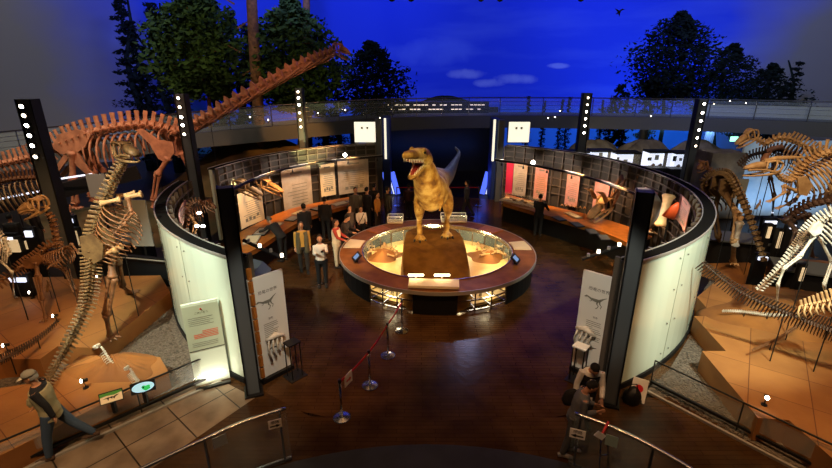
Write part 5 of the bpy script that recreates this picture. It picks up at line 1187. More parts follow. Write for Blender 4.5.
# --- skulls and bones inside the gallery
def gpt(u, v, r): a, z = CY(u, v, r); return RP(a, r, z)
for (u, v, r, ll) in [(244, 191, 7.0, 'long-snouted pale skull on the left gallery wall, nearer the column'), (266, 188, 7.0, 'long-snouted pale skull on the left gallery wall, nearer the map panel')]:
    p = gpt(u, v, r); e = empty('mounted_skull', p, ll, 'skull', 'mounted skulls in the left gallery'); skull(e, 'bone_tan', p+V((-.35,.1,.15)), V((.95, -.25, -.3)), 1.15, .40, .34, 'hadro', gape=.12)
    mb = MB(); mb.tube([RP(math.atan2(p.y-15, p.x-.476), 7.68, p.z+.1), p+V((.05,0,.1))], .025, 6); mb.build('wall_bracket', 'black', e)
p = gpt(608, 203, 6.9); e = empty('horned_skull', p, 'big orange-lit horned skull with a frill inside the right gallery', 'skull')
o = skull(e, 'bone_orange', p+V((.15,.2,-.15)), V((-.8, -.5, -.35)), 1.15, .55, .5, 'horn', gape=.2)
for q in (-1, 1):
    b_ = p+V((-.3+q*.12, .0-q*.25, .15)); mb = MB(); mb.tube([b_, b_+V((-.22, -.1, .30)), b_+V((-.55, -.25, .42))], [.09, .06, .008], 8); mb.build('horn', 'bone_orange', e, smooth=True)
fr = [(-.1, -.5, .0), (.0, -.62, .5), (.15, -.55, .95), (.25, -.15, .85), (.3, .1, 1.0), (.35, .45, .8), (.2, .5, .3), (.1, .3, 0)]
mb = MB(); mb.tube([p+V((x+.15, y*.9+.1, z)) for x, y, z in fr]+[p+V((-.1+.15, -.5*.9+.1, 0))], .055, 6)
for i in (2, 4): mb.tube([p+V((fr[i][0]+.15, fr[i][1]*.9+.1, fr[i][2])), p+V((.1, .1, .1))], .05, 6)
mb.build('frill', 'bone_brown', e, smooth=True)
mb = MB(); mb.tube([V((p.x+.2, p.y+.2, 0.8)), p+V((.2,.2,-.1))], .03, 6); mb.build('support_rod', 'black', e)
a, z = CY(650, 205, 7.3); e = empty('curved_tusk', RP(a, 7.2, .9), 'grey curved tusk-like bone mounted beside the right column', 'fossil bone', 'bones inside the right gallery')
pts = catmull([gpt(u, v, 7.2) for u, v in [(637, 190), (648, 192), (656, 202), (656, 216), (648, 226), (636, 229)]], 16)
mb = MB(); mb.tube(pts, [.05+.10*math.sin(PI*(i+2)/19) for i in range(16)], 8); mb.build('tusk', M.setdefault('tusk', mat('tusk', '#8f8d86', .5)), e, smooth=True)
mb = MB(); mb.tube([pts[7], RP(a, 7.6, pts[7].z)], .02, 6); mb.build('wall_bracket', 'black', e)
for (u0, v0, u1, v1, m, r_, ll, nm) in [(669, 195, 660, 226, 'bone_orange', .12, 'tall tan limb bone standing inside the right gallery', 'limb_bone'), (682, 203, 679, 219, 'red_bone', .13, 'bright orange-red bone slab inside the far right of the gallery', 'bone_slab')]:
    a_, b_ = gpt(u0, v0, 7.25), gpt(u1, v1, 7.1); e = empty(nm, b_, ll, 'fossil bone', 'bones inside the right gallery'); mb = MB()
    if nm == 'limb_bone': bone(mb, a_, b_, r_)
    else: mb.tube([a_, a_.lerp(b_, .3), b_], [(.03, .03), (.12, .06), (.2, .08)], 8)
    mb.build('bone', m, e, smooth=True); mb = MB(); mb.tube([V((b_.x, b_.y, .85)), b_+V((0,0,.1))], .02, 6); mb.build('support_rod', 'black', e)
p = P(560, 214, .9); e = empty('small_mounted_bones', P(573, 215, .93), 'row of small tan bones mounted over the specimen board on the right counter', 'fossil')
for k in range(6):
    q = gpt(562+k*4.5, 206+k*.6, 7.1); mb = MB(); mb.tube([q+V((-.06,0,.02)), q+V((0,0,.07)), q+V((.07,0,0))], [.02, .04, .02], 6); mb.build('bone', 'bone_orange', e, smooth=True)
    mb = MB(); mb.tube([V((q.x, q.y, .88)), q], .008, 5); mb.build('support_rod', 'black', e)
p = P(672, 240, .9); p = RP(CY(672, 228, 6.9)[0], 6.9, .86); e = empty('pale_jaw_bone', p, 'pale pinkish bone block on the counter near the right end of the gallery', 'fossil bone')
mb = MB(); mb.tube([p+V((-.5,-.2,.12)), p+V((-.2,0,.2)), p+V((.15,.15,.18)), p+V((.4,.35,.1))], [.08, .14, .12, .05], 8); mb.build('bone', M.setdefault('pinkbone', mat('pink_bone', '#d8b49c', .6)), e, smooth=True)
# things inside the front left of the gallery
e = empty('mounted_skeleton', P(192, 240, .0), 'brown mounted skeleton in the front left compartment of the gallery', 'skeleton')
t = catmull(S([(186, 236, 12.6), (188, 218, 12.8), (190, 205, 13.0), (198, 201, 13.1), (206, 204, 13.2)]), 16); vert_mb(t, .07, .05, .08, .06, 1.2, up=V((-1,-.3,.2))).build('spine', 'bone_brown', e)
limb(e, 'bone_tan', 'leg', [Q(190, 215, 12.9), Q(196, 225, 12.8), Q(193, 236, 12.7), P(194, 246, .6)], [.05, .045, .04], ['shin_bones', 'foot_bones'], 3, .15)
ribs(e, 'bone_brown', Q(190, 208, 13), Q(206, 204, 13.2), 6, .2, .5, 0, .016); skull(e, 'bone_brown', Q(206, 204, 13.2), V((.8,-.4,-.3)), .4, .22, .18, 'thero'); rods(e, [Q(190, 212, 12.9)], 0)
for (u, v, Y) in [(171, 206, 13.4), (199, 213, 12.9), (203, 226, 12.6), (197, 226, 12.5)]:
    q = Q(u, v, Y); o = MB(); e = empty('display_lamp', q, 'small bright lamp inside the front left compartment of the gallery', 'lamp', 'lamps in the front left compartment'); o.ball(q, (.07, .05, .035), 8, 5); o.build('bulb', 'lamp', e); o = MB(); o.tube([q+V((0,0,-.03)), q+V((0,0,-.1))], .03, 8); o.build('socket', 'black', e)
e = empty('dark_display_case', P(207, 245, .0), 'dark arched display case just left of the left entrance column', 'display case')
p = P(209, 262, 0); c_ = V((-4.35, 10.1, 0))
pr = [(-.7, 1.35), (-.6, 1.6), (-.3, 1.75), (.1, 1.78), (.5, 1.66), (.7, 1.45)]
vs = [c_+V((x, y, 0)) for y in (-.5, .5) for x in (-.7, .7)]
mb = MB(); mb.box(c_+V((0,0,.7)), (1.4, 1.0, 1.4)); mb.build('body', 'dark', e)
mb = MB(); k = len(pr); mb.add([c_+V((x, -.5, z)) for x, z in pr]+[c_+V((x, .5, z)) for x, z in pr], [tuple(range(k)), tuple(range(2*k-1, k-1, -1))]+[(i, (i+1)%k, k+(i+1)%k, k+i) for i in range(k)]); mb.build('arched_lid', 'column', e)

# ================= THE BIG FLESH MODEL DINOSAUR =================
e = empty('tyrannosaur_model', V((.55, 14.2, 1.0)), 'big yellow-orange open-mouthed two-legged dinosaur model standing on the rock pedestal', 'dinosaur model')
mb = MB(); hip = V((.62, 14.75, 2.55))
sp = [Q(455, 147, 17.4), Q(459, 153, 17.2), Q(455, 162, 16.7), Q(447, 176, 15.9), V((.68, 15.0, 2.68)), V((.56, 14.5, 2.6)), V((.50, 14.0, 2.62)), V((.40, 13.6, 2.82)), V((.31, 13.3, 3.16)), V((.20, 13.1, 3.50)), V((.13, 12.98, 3.68))]
rs_ = [(.03, .04), (.06, .07), (.12, .14), (.24, .28), (.42, .50), (.52, .60), (.54, .62), (.48, .52), (.39, .44), (.34, .38), (.27, .31)]
pts = catmull(sp, 34); rr = [tuple(rs_[min(int(i/33*10), 9)][k]*(1-(i/33*10-min(int(i/33*10), 9)))+rs_[min(int(i/33*10), 9)+1][k]*(i/33*10-min(int(i/33*10), 9)) for k in (0, 1)) for i in range(34)]
mb.tube(pts, rr, 16, up=UP)
FT = [V((.13, 14.05, 1.02)), V((1.02, 14.35, 1.02))]
for s, f in zip((-1, 1), FT):
    h0 = V((.56+s*.24, 14.75, 2.55)); kn = V((f.x+s*.02, f.y-.12, 1.98)); hk = V((f.x+s*.02, f.y+.32, 1.42))
    mb.tube(catmull([h0, (h0+kn)/2+V((s*.06,-.05,.03)), kn, (kn+hk)/2, hk, f+V((0,.08,.12)), f+V((0,0,.04))], 18), [(.24+0*i, .34-.0*i) if i < 2 else (max(.095, .29-.022*i), max(.10, .36-.028*i)) for i in range(18)], 12, up=V((0,-1,0)))
    for k, (dx, dy) in enumerate([(-.17, -.30), (0, -.40), (.17, -.30)]):
        mb.tube([f+V((0, .04, .07)), f+V((dx*.6, dy*.6, .07)), f+V((dx, dy, .04))], [.10, .075, .055], 8)
    mb.tube([f+V((0,.05,.08)), f+V((-s*.12,.22,.05))], [.06, .03], 8)
# arms
for s in (-1, 1):
    sh = V((.40+s*.33, 13.55, 2.62)); mb.tube([sh, sh+V((s*.06, -.10, -.24)), sh+V((s*.0, -.30, -.30)), sh+V((-s*.02, -.36, -.36))], [.11, .075, .05, .04], 8)
    for q in (-1, 1): a = sh+V((-s*.02, -.36, -.36)); mb.tube([a, a+V((q*.04, -.07, -.05))], [.03, .012], 6)
# belly/chest bulk
mb.ball((.47, 14.0, 2.40), (.40, .62, .42), 16, 10)
# head: skull roof, muzzle; axis towards the left and up
hb = V((.15, 12.95, 3.70)); hf = V((-.50, -.86, .16)).normalized(); hs = hf.cross(UP).normalized(); hu = hs.cross(hf)
def HT(x, y, z): return hb+hf*x+hs*y+hu*z
mb.tube([HT(-.2, 0, .10), HT(.0, 0, .20), HT(.22, 0, .24), HT(.45, 0, .23), HT(.68, 0, .21), HT(.86, 0, .19), HT(.93, 0, .17)], [(.25, .24), (.28, .26), (.27, .20), (.20, .15), (.18, .14), (.14, .11), (.07, .06)], 14, up=hu)
for s in (-1, 1):
    mb.ball(HT(.24, s*.20, .37), (.09, .09, .07), 10, 6); mb.ball(HT(.03, s*.24, .12), (.13, .13, .16), 10, 6); mb.ball(HT(.84, s*.07, .27), .045, 8, 5)
# lower jaw
jd = rad(38)
def JT(x, y, z): return HT(x*math.cos(jd)+.0, y, z-.02-x*math.sin(jd))
mb.tube([JT(-.05, 0, .0), JT(.18, 0, -.02), JT(.42, 0, -.02), JT(.62, 0, .0), JT(.72, 0, .03)], [(.23, .13), (.20, .10), (.16, .085), (.13, .07), (.06, .04)], 12, up=hu)
me = remeshed(mb, .022, 4)
ms = bpy.data.materials.new('dinosaur_hide'); ms.use_nodes = True; nt = ms.node_tree; bs = nt.nodes['Principled BSDF']; bs.inputs['Roughness'].default_value = .6
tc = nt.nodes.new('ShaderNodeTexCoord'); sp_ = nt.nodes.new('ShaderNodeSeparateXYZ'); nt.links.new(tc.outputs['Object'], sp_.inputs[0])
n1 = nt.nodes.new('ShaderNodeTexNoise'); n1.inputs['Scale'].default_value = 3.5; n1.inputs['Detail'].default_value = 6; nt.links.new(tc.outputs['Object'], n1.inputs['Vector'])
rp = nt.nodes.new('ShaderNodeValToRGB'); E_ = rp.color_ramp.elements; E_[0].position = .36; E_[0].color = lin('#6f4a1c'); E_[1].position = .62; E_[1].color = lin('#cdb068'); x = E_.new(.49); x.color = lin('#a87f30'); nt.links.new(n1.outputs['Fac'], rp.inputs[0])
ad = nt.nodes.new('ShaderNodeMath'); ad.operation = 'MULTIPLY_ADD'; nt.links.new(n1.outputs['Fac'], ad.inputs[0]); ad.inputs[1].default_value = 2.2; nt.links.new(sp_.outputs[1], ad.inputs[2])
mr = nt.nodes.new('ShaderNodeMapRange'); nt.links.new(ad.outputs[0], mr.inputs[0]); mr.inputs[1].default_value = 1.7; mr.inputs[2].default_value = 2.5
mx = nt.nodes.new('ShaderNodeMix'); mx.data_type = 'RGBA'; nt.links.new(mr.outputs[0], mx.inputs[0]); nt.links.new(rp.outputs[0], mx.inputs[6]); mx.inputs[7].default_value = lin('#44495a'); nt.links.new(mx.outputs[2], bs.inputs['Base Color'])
vo = nt.nodes.new('ShaderNodeTexVoronoi'); vo.inputs['Scale'].default_value = 22; nt.links.new(tc.outputs['Object'], vo.inputs['Vector']); bp = nt.nodes.new('ShaderNodeBump'); bp.inputs['Strength'].default_value = .5; bp.inputs['Distance'].default_value = .02; nt.links.new(vo.outputs['Distance'], bp.inputs['Height']); nt.links.new(bp.outputs[0], bs.inputs['Normal'])
M['hide'] = ms
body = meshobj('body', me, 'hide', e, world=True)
M['mouth'] = mat('mouth', '#8e2a20', .4); M['tooth'] = mat('tooth', '#efe6cf', .35)
mb = MB(); mb.tube([HT(.05, 0, .03), HT(.3, 0, .06), HT(.6, 0, .07), HT(.82, 0, .09)], [(.17, .06), (.16, .05), (.13, .04), (.07, .02)], 10, up=hu); mb.build('palate', 'mouth', e, smooth=True)
mb = MB(); mb.tube([JT(.02, 0, .10), JT(.3, 0, .08), JT(.5, 0, .075), JT(.64, 0, .06)], [(.13, .05), (.12, .04), (.09, .03), (.04, .02)], 10, up=hu); mb.build('tongue', 'mouth', e, smooth=True)
mb = MB()
for s in (-1, 1):
    for k in range(9):
        x = .26+.07*k; y = s*(.185-.012*k); mb.tube([HT(x, y, .12), HT(x-.01, y, .02)], [.022, .003], 6)
        if k < 7: mb.tube([JT(.16+.07*k, s*(.15-.012*k), .05), JT(.16+.07*k, s*(.15-.012*k), .15)], [.02, .003], 6)
for y in (-.04, .04): mb.tube([HT(.90, y, .12), HT(.90, y, .04)], [.02, .003], 6)
mb.build('teeth', 'tooth', e)
for s in (-1, 1): mb = MB(); mb.ball(HT(.29, s*.245, .31), .038, 10, 6); mb.build('eye', 'black', e, smooth=True)
for f in FT:
    mb = MB()
    for dx, dy in [(-.17, -.30), (0, -.40), (.17, -.30)]: mb.tube([f+V((dx, dy, .05)), f+V((dx*1.15, dy-.10, .005))], [.04, .005], 6)
    mb.build('claws', 'black', e, smooth=True)
# ================= PEOPLE =================
def person(loc, rz, H, label, top='#222222', bottom='#15161a', shoes='#111111', hair='#0e0b09', lean=0.0, legs=((0,0),(0,0)), arms=((0,.1,.2),(0,.1,.2)),
           headp=0.0, female=False, vest=None, cap=None, near=False, hairlong=False, extra=None, skinc='skin', jacket=None):
    # local: x right, y forward, z up. legs: (hip swing, knee bend); arms: (swing, out, elbow)
    k = H/1.70; e = empty('person', loc, label, 'person', 'museum visitors', rz=rz); WMx = WM[e.name]
    W = lambda p: WMx@V(p)
    hw = .095 if not female else .1; sw = .19 if not female else .165
    drop = max(.0, .0)
    def leg(s, sw_, kn):
        h = V((s*hw, 0, .90)); kn_ = h+V((s*.01, math.sin(sw_)*.43, -math.cos(sw_)*.43)); a = kn_+V((0, math.sin(sw_-kn)*.42, -math.cos(sw_-kn)*.42)); return [h, kn_, a]
    L = [leg(-1, *legs[0]), leg(1, *legs[1])]; dz = -min(L[0][2].z, L[1][2].z)+.07
    for l in L:
        for q in l: q.z += dz
    hc = V((0, 0, .90+dz))
    def up(x, y, z):    # torso point: lean about the hip
        return hc+V((x, y*math.cos(lean)+z*math.sin(lean), z*math.cos(lean)-y*math.sin(lean)))
    A = []
    for i, s in enumerate((-1, 1)):
        a, o, b_ = arms[i]; sh = up(s*sw, 0, .50); d = V((s*math.sin(o), math.sin(a)*math.cos(o), -math.cos(a)*math.cos(o))); el = sh+d*.28
        a2 = a+b_; d2 = V((s*math.sin(o)*(1-.9*min(1, b_/1.2))-s*.35*min(1, b_/1.3), math.sin(a2), -math.cos(a2))).normalized(); wr = el+d2*.25; A.append([sh, el, wr, d2])
    neck = up(0, .0, .56); hp = lean+headp; hd = up(0, .01, .60); 
    def HP(x, y, z): return hd+V((x, y*math.cos(hp)+z*math.sin(hp), z*math.cos(hp)-y*math.sin(hp)))
    sc = lambda ps: [W(V(p)*k) for p in ps]; rsc = lambda rs: [(r[0]*k, r[1]*k) if hasattr(r, '__len__') else r*k for r in rs]
    fw = WMx.to_3x3()@V((0,1,0)); 
    def T(mb, ps, rs, n=10, u=None): mb.tube(sc(ps), rsc(rs), n, up=fw if u is None else u)
    def torso(mb, g=0, z0=-.06, z1=.55):
        prof = [(-.08, .155, .115), (.0, .165, .12), (.12, .14 if female else .15, .105), (.25, .15 if female else .165, .12), (.38, .165 if female else .185, .125), (.48, .15 if female else .175, .10), (.54, .09, .07)]
        pr = [p for p in prof if z0 <= p[0] <= z1]; T(mb, [up(0, 0, p[0]) for p in pr], [(p[1]+g, p[2]+g) for p in pr], 14)
    def arm(mb, i, g=0, cut=1.0, hand=True):
        sh, el, wr, d2 = A[i]; T(mb, [sh+V((0,0,.0)), sh.lerp(el, .3), el, el.lerp(wr, .3*1), el.lerp(wr, cut)], [.052+g, .048+g, .038+g, .037+g, .027+g+.008*(1-cut)], 9)
    def legm(mb, i, g=0, end=1.0):
        h, kn, a = L[i]; T(mb, [h+V((0,0,.02)), h.lerp(kn, .35), kn, kn.lerp(a, .35), kn.lerp(a, end)], [.095+g, .082+g, .058+g, .055+g, .040+g], 10, WMx.to_3x3()@V((0,1,0)))
    body = MB(); torso(body); 
    for i in (0, 1):
        legm(body, i); arm(body, i); s = (-1, 1)[i]; sh, el, wr, d2 = A[i]
        a = L[i][2]; T(body, [a+V((0,-.06,-.03)), a+V((0,.02,-.03)), a+V((0,.12,-.045)), a+V((0,.17,-.05))], [(.035,.03), (.042,.035), (.042,.022), (.03,.014)], 8, UP)
        pl = wr+d2*.08; T(body, [wr-d2*.02, wr+d2*.03, pl], [(.024,.02), (.036,.017), (.038,.016)], 8)
        if near:
            sd = d2.cross(V((0,1,0.2))).normalized()
            for q in range(4):
                b0 = pl+sd*(.026-.0175*q)-d2*.012; Lf = (.066, .075, .07, .055)[q]; c1 = b0+d2*Lf*.5+V((0,.008,0)); T(body, [b0, c1, c1+d2*Lf*.35+V((-s*.01,.022,.0))], [.0095, .0088, .0075], 6)
            T(body, [wr+d2*.02+sd*.03, wr+d2*.055+sd*.055, wr+d2*.085+sd*.06], [.012, .0105, .0085], 6)
        else:
            sd = d2.cross(V((0,1,0.2))).normalized()
            for q in range(4): b0 = pl+sd*(.026-.0175*q)-d2*.012; T(body, [b0, b0+d2*.07], [.010, .008], 5)
            T(body, [wr+d2*.02+sd*.03, wr+d2*.075+sd*.06], [.012, .009], 5)
    T(body, [up(0, 0, .50), up(0, .005, .58), HP(0, .0, .06)], [.062, .052, .052], 9)
    T(body, [HP(0,.01,-.005), HP(0,.022,.02), HP(0,.02,.06), HP(0,.008,.11), HP(0,.0,.16), HP(0,-.004,.20), HP(0,-.006,.222)], [(.03,.035), (.05,.062), (.064,.082), (.073,.094), (.074,.096), (.055,.075), (.02,.03)], 14)
    T(body, [HP(0,.098,.125), HP(0,.118,.09), HP(0,.1,.078)], [.009, .015, .012], 6, WMx.to_3x3()@V((1,0,0)))
    for s in (-1, 1): body.ball(W(HP(s*.078, -.005, .10)*k), V((.012,.018,.03))*k, 6, 5)
    T(body, [HP(-.02,.092,.052), HP(0,.099,.052), HP(.02,.092,.052)], [.007, .010, .007], 6, UP)
    vx = .0085 if near else .014
    meshobj('body', remeshed(body, vx, 1 if near else 1), skinc, e, world=True)
    mb = MB(); s_ = MB()
    for s in (-1, 1): mb.ball(W(HP(s*.03, .088, .112)*k), .009*k, 6, 4)
    mb.build('eyes', 'ink', e)
    cl_ = lambda c: cloth(c)
    sm = MB(); torso(sm, .016)
    for i in (0, 1): arm(sm, i, .016, .93); 
    sm2 = meshobj('jacket' if jacket else 'shirt', remeshed(sm, .012 if near else .018, 2), cl_(top), e, world=True)
    tm = MB(); T(tm, [up(0,0,-.10), up(0,0,-.02), up(0,0,.06)], [(.165,.125), (.178,.132), (.165,.122)], 14)
    for i in (0, 1): legm(tm, i, .016, .97)
    meshobj('trousers', remeshed(tm, .012 if near else .018, 2), cl_(bottom), e, world=True)
    if vest:
        vm = MB(); torso(vm, .034, .0 if not female else -.1, .5); T(vm, [up(0,0,.0 if vest != 'x' else 0), up(0,0,-.12)], [(.19,.145), (.195,.15)], 14) 
        meshobj('vest', remeshed(vm, .014, 3), cl_(vest), e, world=True)
    if jacket:
        for s in (-1, 1):
            jm = MB(); T(jm, [up(s*.10,.02,.50), up(s*.115,.03,.30), up(s*.12,.03,.05), up(s*.13,.02,-.20)], [(.09,.11), (.09,.13), (.09,.135), (.095,.14)], 10); meshobj('jacket_front', remeshed(jm, .016, 2), cl_(jacket), e, world=True)
    for i in (0, 1):
        a = L[i][2]; mb = MB(); T(mb, [a+V((0,-.075,-.035)), a+V((0,-.03,-.025)), a+V((0,.05,-.03)), a+V((0,.14,-.045)), a+V((0,.20,-.052))], [(.038,.034), (.046,.046), (.048,.04), (.050,.028), (.03,.016)], 10, UP); mb.build('shoe', cl_(shoes), e, smooth=True)
    hm = MB(); T(hm, [HP(0,-.028,.07), HP(0,-.026,.12), HP(0,-.018,.17), HP(0,-.012,.215), HP(0,-.01,.235)], [(.078,.080), (.083,.088), (.080,.090), (.055,.066), (.012,.015)], 14)
    T(hm, [HP(0,.05,.185), HP(0,.0,.22), HP(0,-.04,.20)], [(.06,.03), (.062,.03), (.06,.04)], 10)
    if hairlong: T(hm, [HP(0,-.05,.15), HP(0,-.062,.05), HP(0,-.07,-.05)], [(.082,.055), (.088,.05), (.07,.035)], 12)
    if not cap: meshobj('hair', remeshed(hm, .012, 2), cloth(hair), e, world=True)
    else:
        hh = MB(); T(hh, [HP(0,-.03,.06), HP(0,-.026,.12), HP(0,-.02,.16)], [(.075,.078), (.08,.084), (.078,.086)], 14); meshobj('hair', remeshed(hh, .012, 2), cloth(hair), e, world=True)
        cm = MB(); T(cm, [HP(0,-.002,.145), HP(0,-.004,.175), HP(0,-.006,.215), HP(0,-.008,.245)], [(.088,.108), (.087,.106), (.068,.084), (.02,.03)], 16); hat = cm.build('hat', cloth(cap), e, smooth=True)
        bm_ = MB(); T(bm_, [HP(0,.07,.155), HP(0,.13,.148), HP(0,.185,.13)], [(.075,.008), (.07,.007), (.035,.006)], 12, UP); bm_.build('brim', cloth('#d8cfb8'), hat, smooth=True)
    if extra: extra(e, W, k, up, A, HP, T)
    return e
def face(dx, dy): return math.atan2(-dx, dy)
# man in cap walking left on the stone walkway
def ex_walker(e, W, k, up, A, HP, T):
    mb = MB(); T(mb, [up(-.1,.135,.38), up(-.1,.15,.30), up(-.1,.14,.24)], [.03, .045, .035], 8); mb.build('vest_pocket', cloth('#8d8463'), e)
    mb = MB(); mb.tube([W((A[1][2]+V((0,-.02,0)))*k), W((A[1][2]+V((.02,-.09,.02)))*k)], [.035, .03], 8); mb.build('held_cap', cloth('#cfcabc'), e)
p = P(64, 453); 
person(p, face(-.93, -.36), 1.68, 'man in a cap, beige vest and jeans striding along the stone walkway', top='#1a1a20', bottom='#3c5068', shoes='#4a3626', hair='#8d8a84', cap='#8c8778', vest='#a39a78',
       lean=.12, legs=((.26, .12), (-.50, .18)), arms=((-.45, .08, .25), (.25, .10, .35)), headp=.15, near=True, extra=ex_walker)
# couple at the right entrance column
def ex_bag(e, W, k, up, A, HP, T):
    mb = MB(); T(mb, [up(-.27,-.08,.32), up(-.30,-.10,.20), up(-.29,-.10,.05), up(-.26,-.08,-.02)], [(.05,.08), (.08,.13), (.085,.14), (.05,.09)], 12); b_ = mb.build('shoulder_bag', cloth('#15110f'), e, smooth=True)
    mb = MB(); T(mb, [up(-.25,-.08,.3), up(-.17,.0,.55), up(-.05,.13,.45)], [.012]*3, 6); mb.build('strap', cloth('#15110f'), b_)
def ex_vestlady(e, W, k, up, A, HP, T):
    mb = MB(); T(mb, [(up(0,.15,.46)), up(0,.17,.36)], [(.055,.012), (.02,.01)], 8); mb.build('collar', cloth('#efece2'), e)
    mb = MB(); c_ = (A[0][2]+A[1][2])/2+V((0,.05,.0)); T(mb, [c_+V((-.06,0,0)), c_+V((.06,0,0))], [(.05,.008)]*2, 4); mb.build('leaflet', cloth('#e9e4d8'), e)
person(P(569, 454), face(.45, -.1)+rad(0), 1.52, 'person in grey with a dark shoulder bag, reading by the right balustrade', top='#5f6062', bottom='#4a4b4d', shoes='#8d8b86', lean=.22, legs=((.08, .1), (-.12, .1)), arms=((.05, .05, 1.5), (.0, .05, 1.7)), headp=.5, near=True, extra=ex_bag)
person(P(581, 424), face(-.15, -.98), 1.60, 'woman in white shirt and black waistcoat leaning beside the visitor in grey', top='#e6e2d6', bottom='#16161a', vest='#1b1b20', lean=.42, legs=((0, .05), (.05, .05)), arms=((.2, .15, .9), (.0, .25, .3)), headp=.5, near=True, female=True, extra=ex_vestlady)
# visitors inside the gallery
def vis(u, v, H, look, label, **k):
    p = P(u, v); return person(p, face(*look), H, label, **k)
vis(284, 261, 1.68, (-.9, .45), 'man in black bowing over the left counter', top='#141416', bottom='#121214', hair='#5a5650', lean=.75, headp=-.1, arms=((.9, .1, .3), (.8, .1, .4)))
vis(307, 249, 1.68, (-.4, .9), 'dark-coated man in a hat standing with his back to us at the left counter', top='#18171a', bottom='#141416', cap='#26221f', jacket='#18171a')
vis(327, 240, 1.68, (-.1, 1), 'dark-clothed visitor at the left counter, right of the man in the hat', top='#1a1719', bottom='#141416', cap='#2a2420')
vis(305, 272, 1.68, (.25, -.95), 'man in an open olive jacket over a yellow shirt, walking toward us', top='#b98a3a', bottom='#2a2623', jacket='#57503a', hair='#4a4038', legs=((.12, .05), (-.1, .1)))
def ex_hold(e, W, k, up, A, HP, T):
    c_ = A[0][2]+V((.05,.05,.0)); mb = MB(); T(mb, [c_+V((-.03,0,0)), c_+V((.05,0,0))], [(.03,.04)]*2, 6); mb.build('camera', 'black', e)
vis(323, 286, 1.60, (.2, -.97), 'woman in a white blouse and black trousers with arms crossed, front of the crowd', top='#cfc6ba', bottom='#111114', female=True, hairlong=True, arms=((.3, .1, 2.0), (.35, .1, 1.6)), extra=ex_hold)
vis(338, 267, 1.62, (.95, -.15), 'woman in a cream vest and red sleeves at the ring table edge', top='#a5382a', bottom='#cfc4a8', vest='#dcd0b2', female=True, hairlong=True, hair='#2a1b14', arms=((.4, .1, .8), (.4, .1, .8)))
vis(345, 258, 1.58, (.9, -.3), 'dark-haired person in black leaning on the ring table beside the woman in cream', top='#2a1f1e', bottom='#131316', lean=.2, headp=.3, arms=((.5, .1, .9), (.5, .1, .9)))
vis(351, 248, 1.60, (.8, -.5), 'person in a grey-brown top behind the ring table, next to the child in white', top='#4a3c34', bottom='#1a1a1e', female=True)
def ex_strap(e, W, k, up, A, HP, T):
    mb = MB(); T(mb, [up(-.12,.10,.5), up(0,.165,.28), up(.14,.13,.05)], [(.016,.008)]*3, 6); mb.build('strap', 'ink', e)
vis(362, 241, 1.35, (.3, -.9), 'shorter person in white with a dark shoulder strap at the ring table', top='#d8d2cc', bottom='#1a1a1e', extra=ex_strap, arms=((.35, .1, .7), (.35, .1, .7)))
vis(357, 229, 1.72, (.3, -.9), 'man in a grey jacket at the rear left of the gallery', top='#57524c', bottom='#2a2826', jacket='#57524c')
vis(368, 228, 1.70, (.6, .7), 'person in dark clothes just right of the man in the grey jacket', top='#1e1c20', bottom='#151517')
vis(378, 232, 1.62, (.95, -.2), 'person in a mustard-yellow top at the end of the left gallery', top='#b8792a', bottom='#2c241e', female=True)
vis(388, 226, 1.66, (.8, .4), 'visitor in a brown-grey coat by the left exit post', top='#4a4338', bottom='#3a342c', jacket='#4a4338')
vis(466, 217, 1.66, (-.9, .1), 'visitor in grey walking left behind the big dinosaur model', top='#57585c', bottom='#46474c', legs=((.3, .1), (-.3, .2)))
vis(409, 219, 1.55, (.2, .95), 'dim visitor in dark red behind the left leg of the dinosaur model', top='#3a1a18', bottom='#16161a')
vis(375, 222, 1.66, (.4, .9), 'dark figure behind the person in mustard yellow', top='#1b191c', bottom='#121214')
vis(537, 236, 1.66, (.5, .85), 'visitor in black standing at the right counter in front of the pink panel', top='#0f0f12', bottom='#0f0f12', arms=((.5, .15, .6), (.5, .3, .5)))
# visitors in the dark left aisle
vis(23, 262, 1.68, (-.3, .9), 'dark visitor silhouette behind the small crouching skeleton, leftmost', top='#121317', bottom='#101114')
vis(44, 252, 1.66, (.3, .9), 'dark visitor silhouette half hidden by the crouching skeleton skull', top='#16161a', bottom='#101114')
vis(79, 250, 1.70, (.6, .8), 'dark visitor silhouette between the leftmost lamp column and the tall skeleton', top='#131215', bottom='#101114')

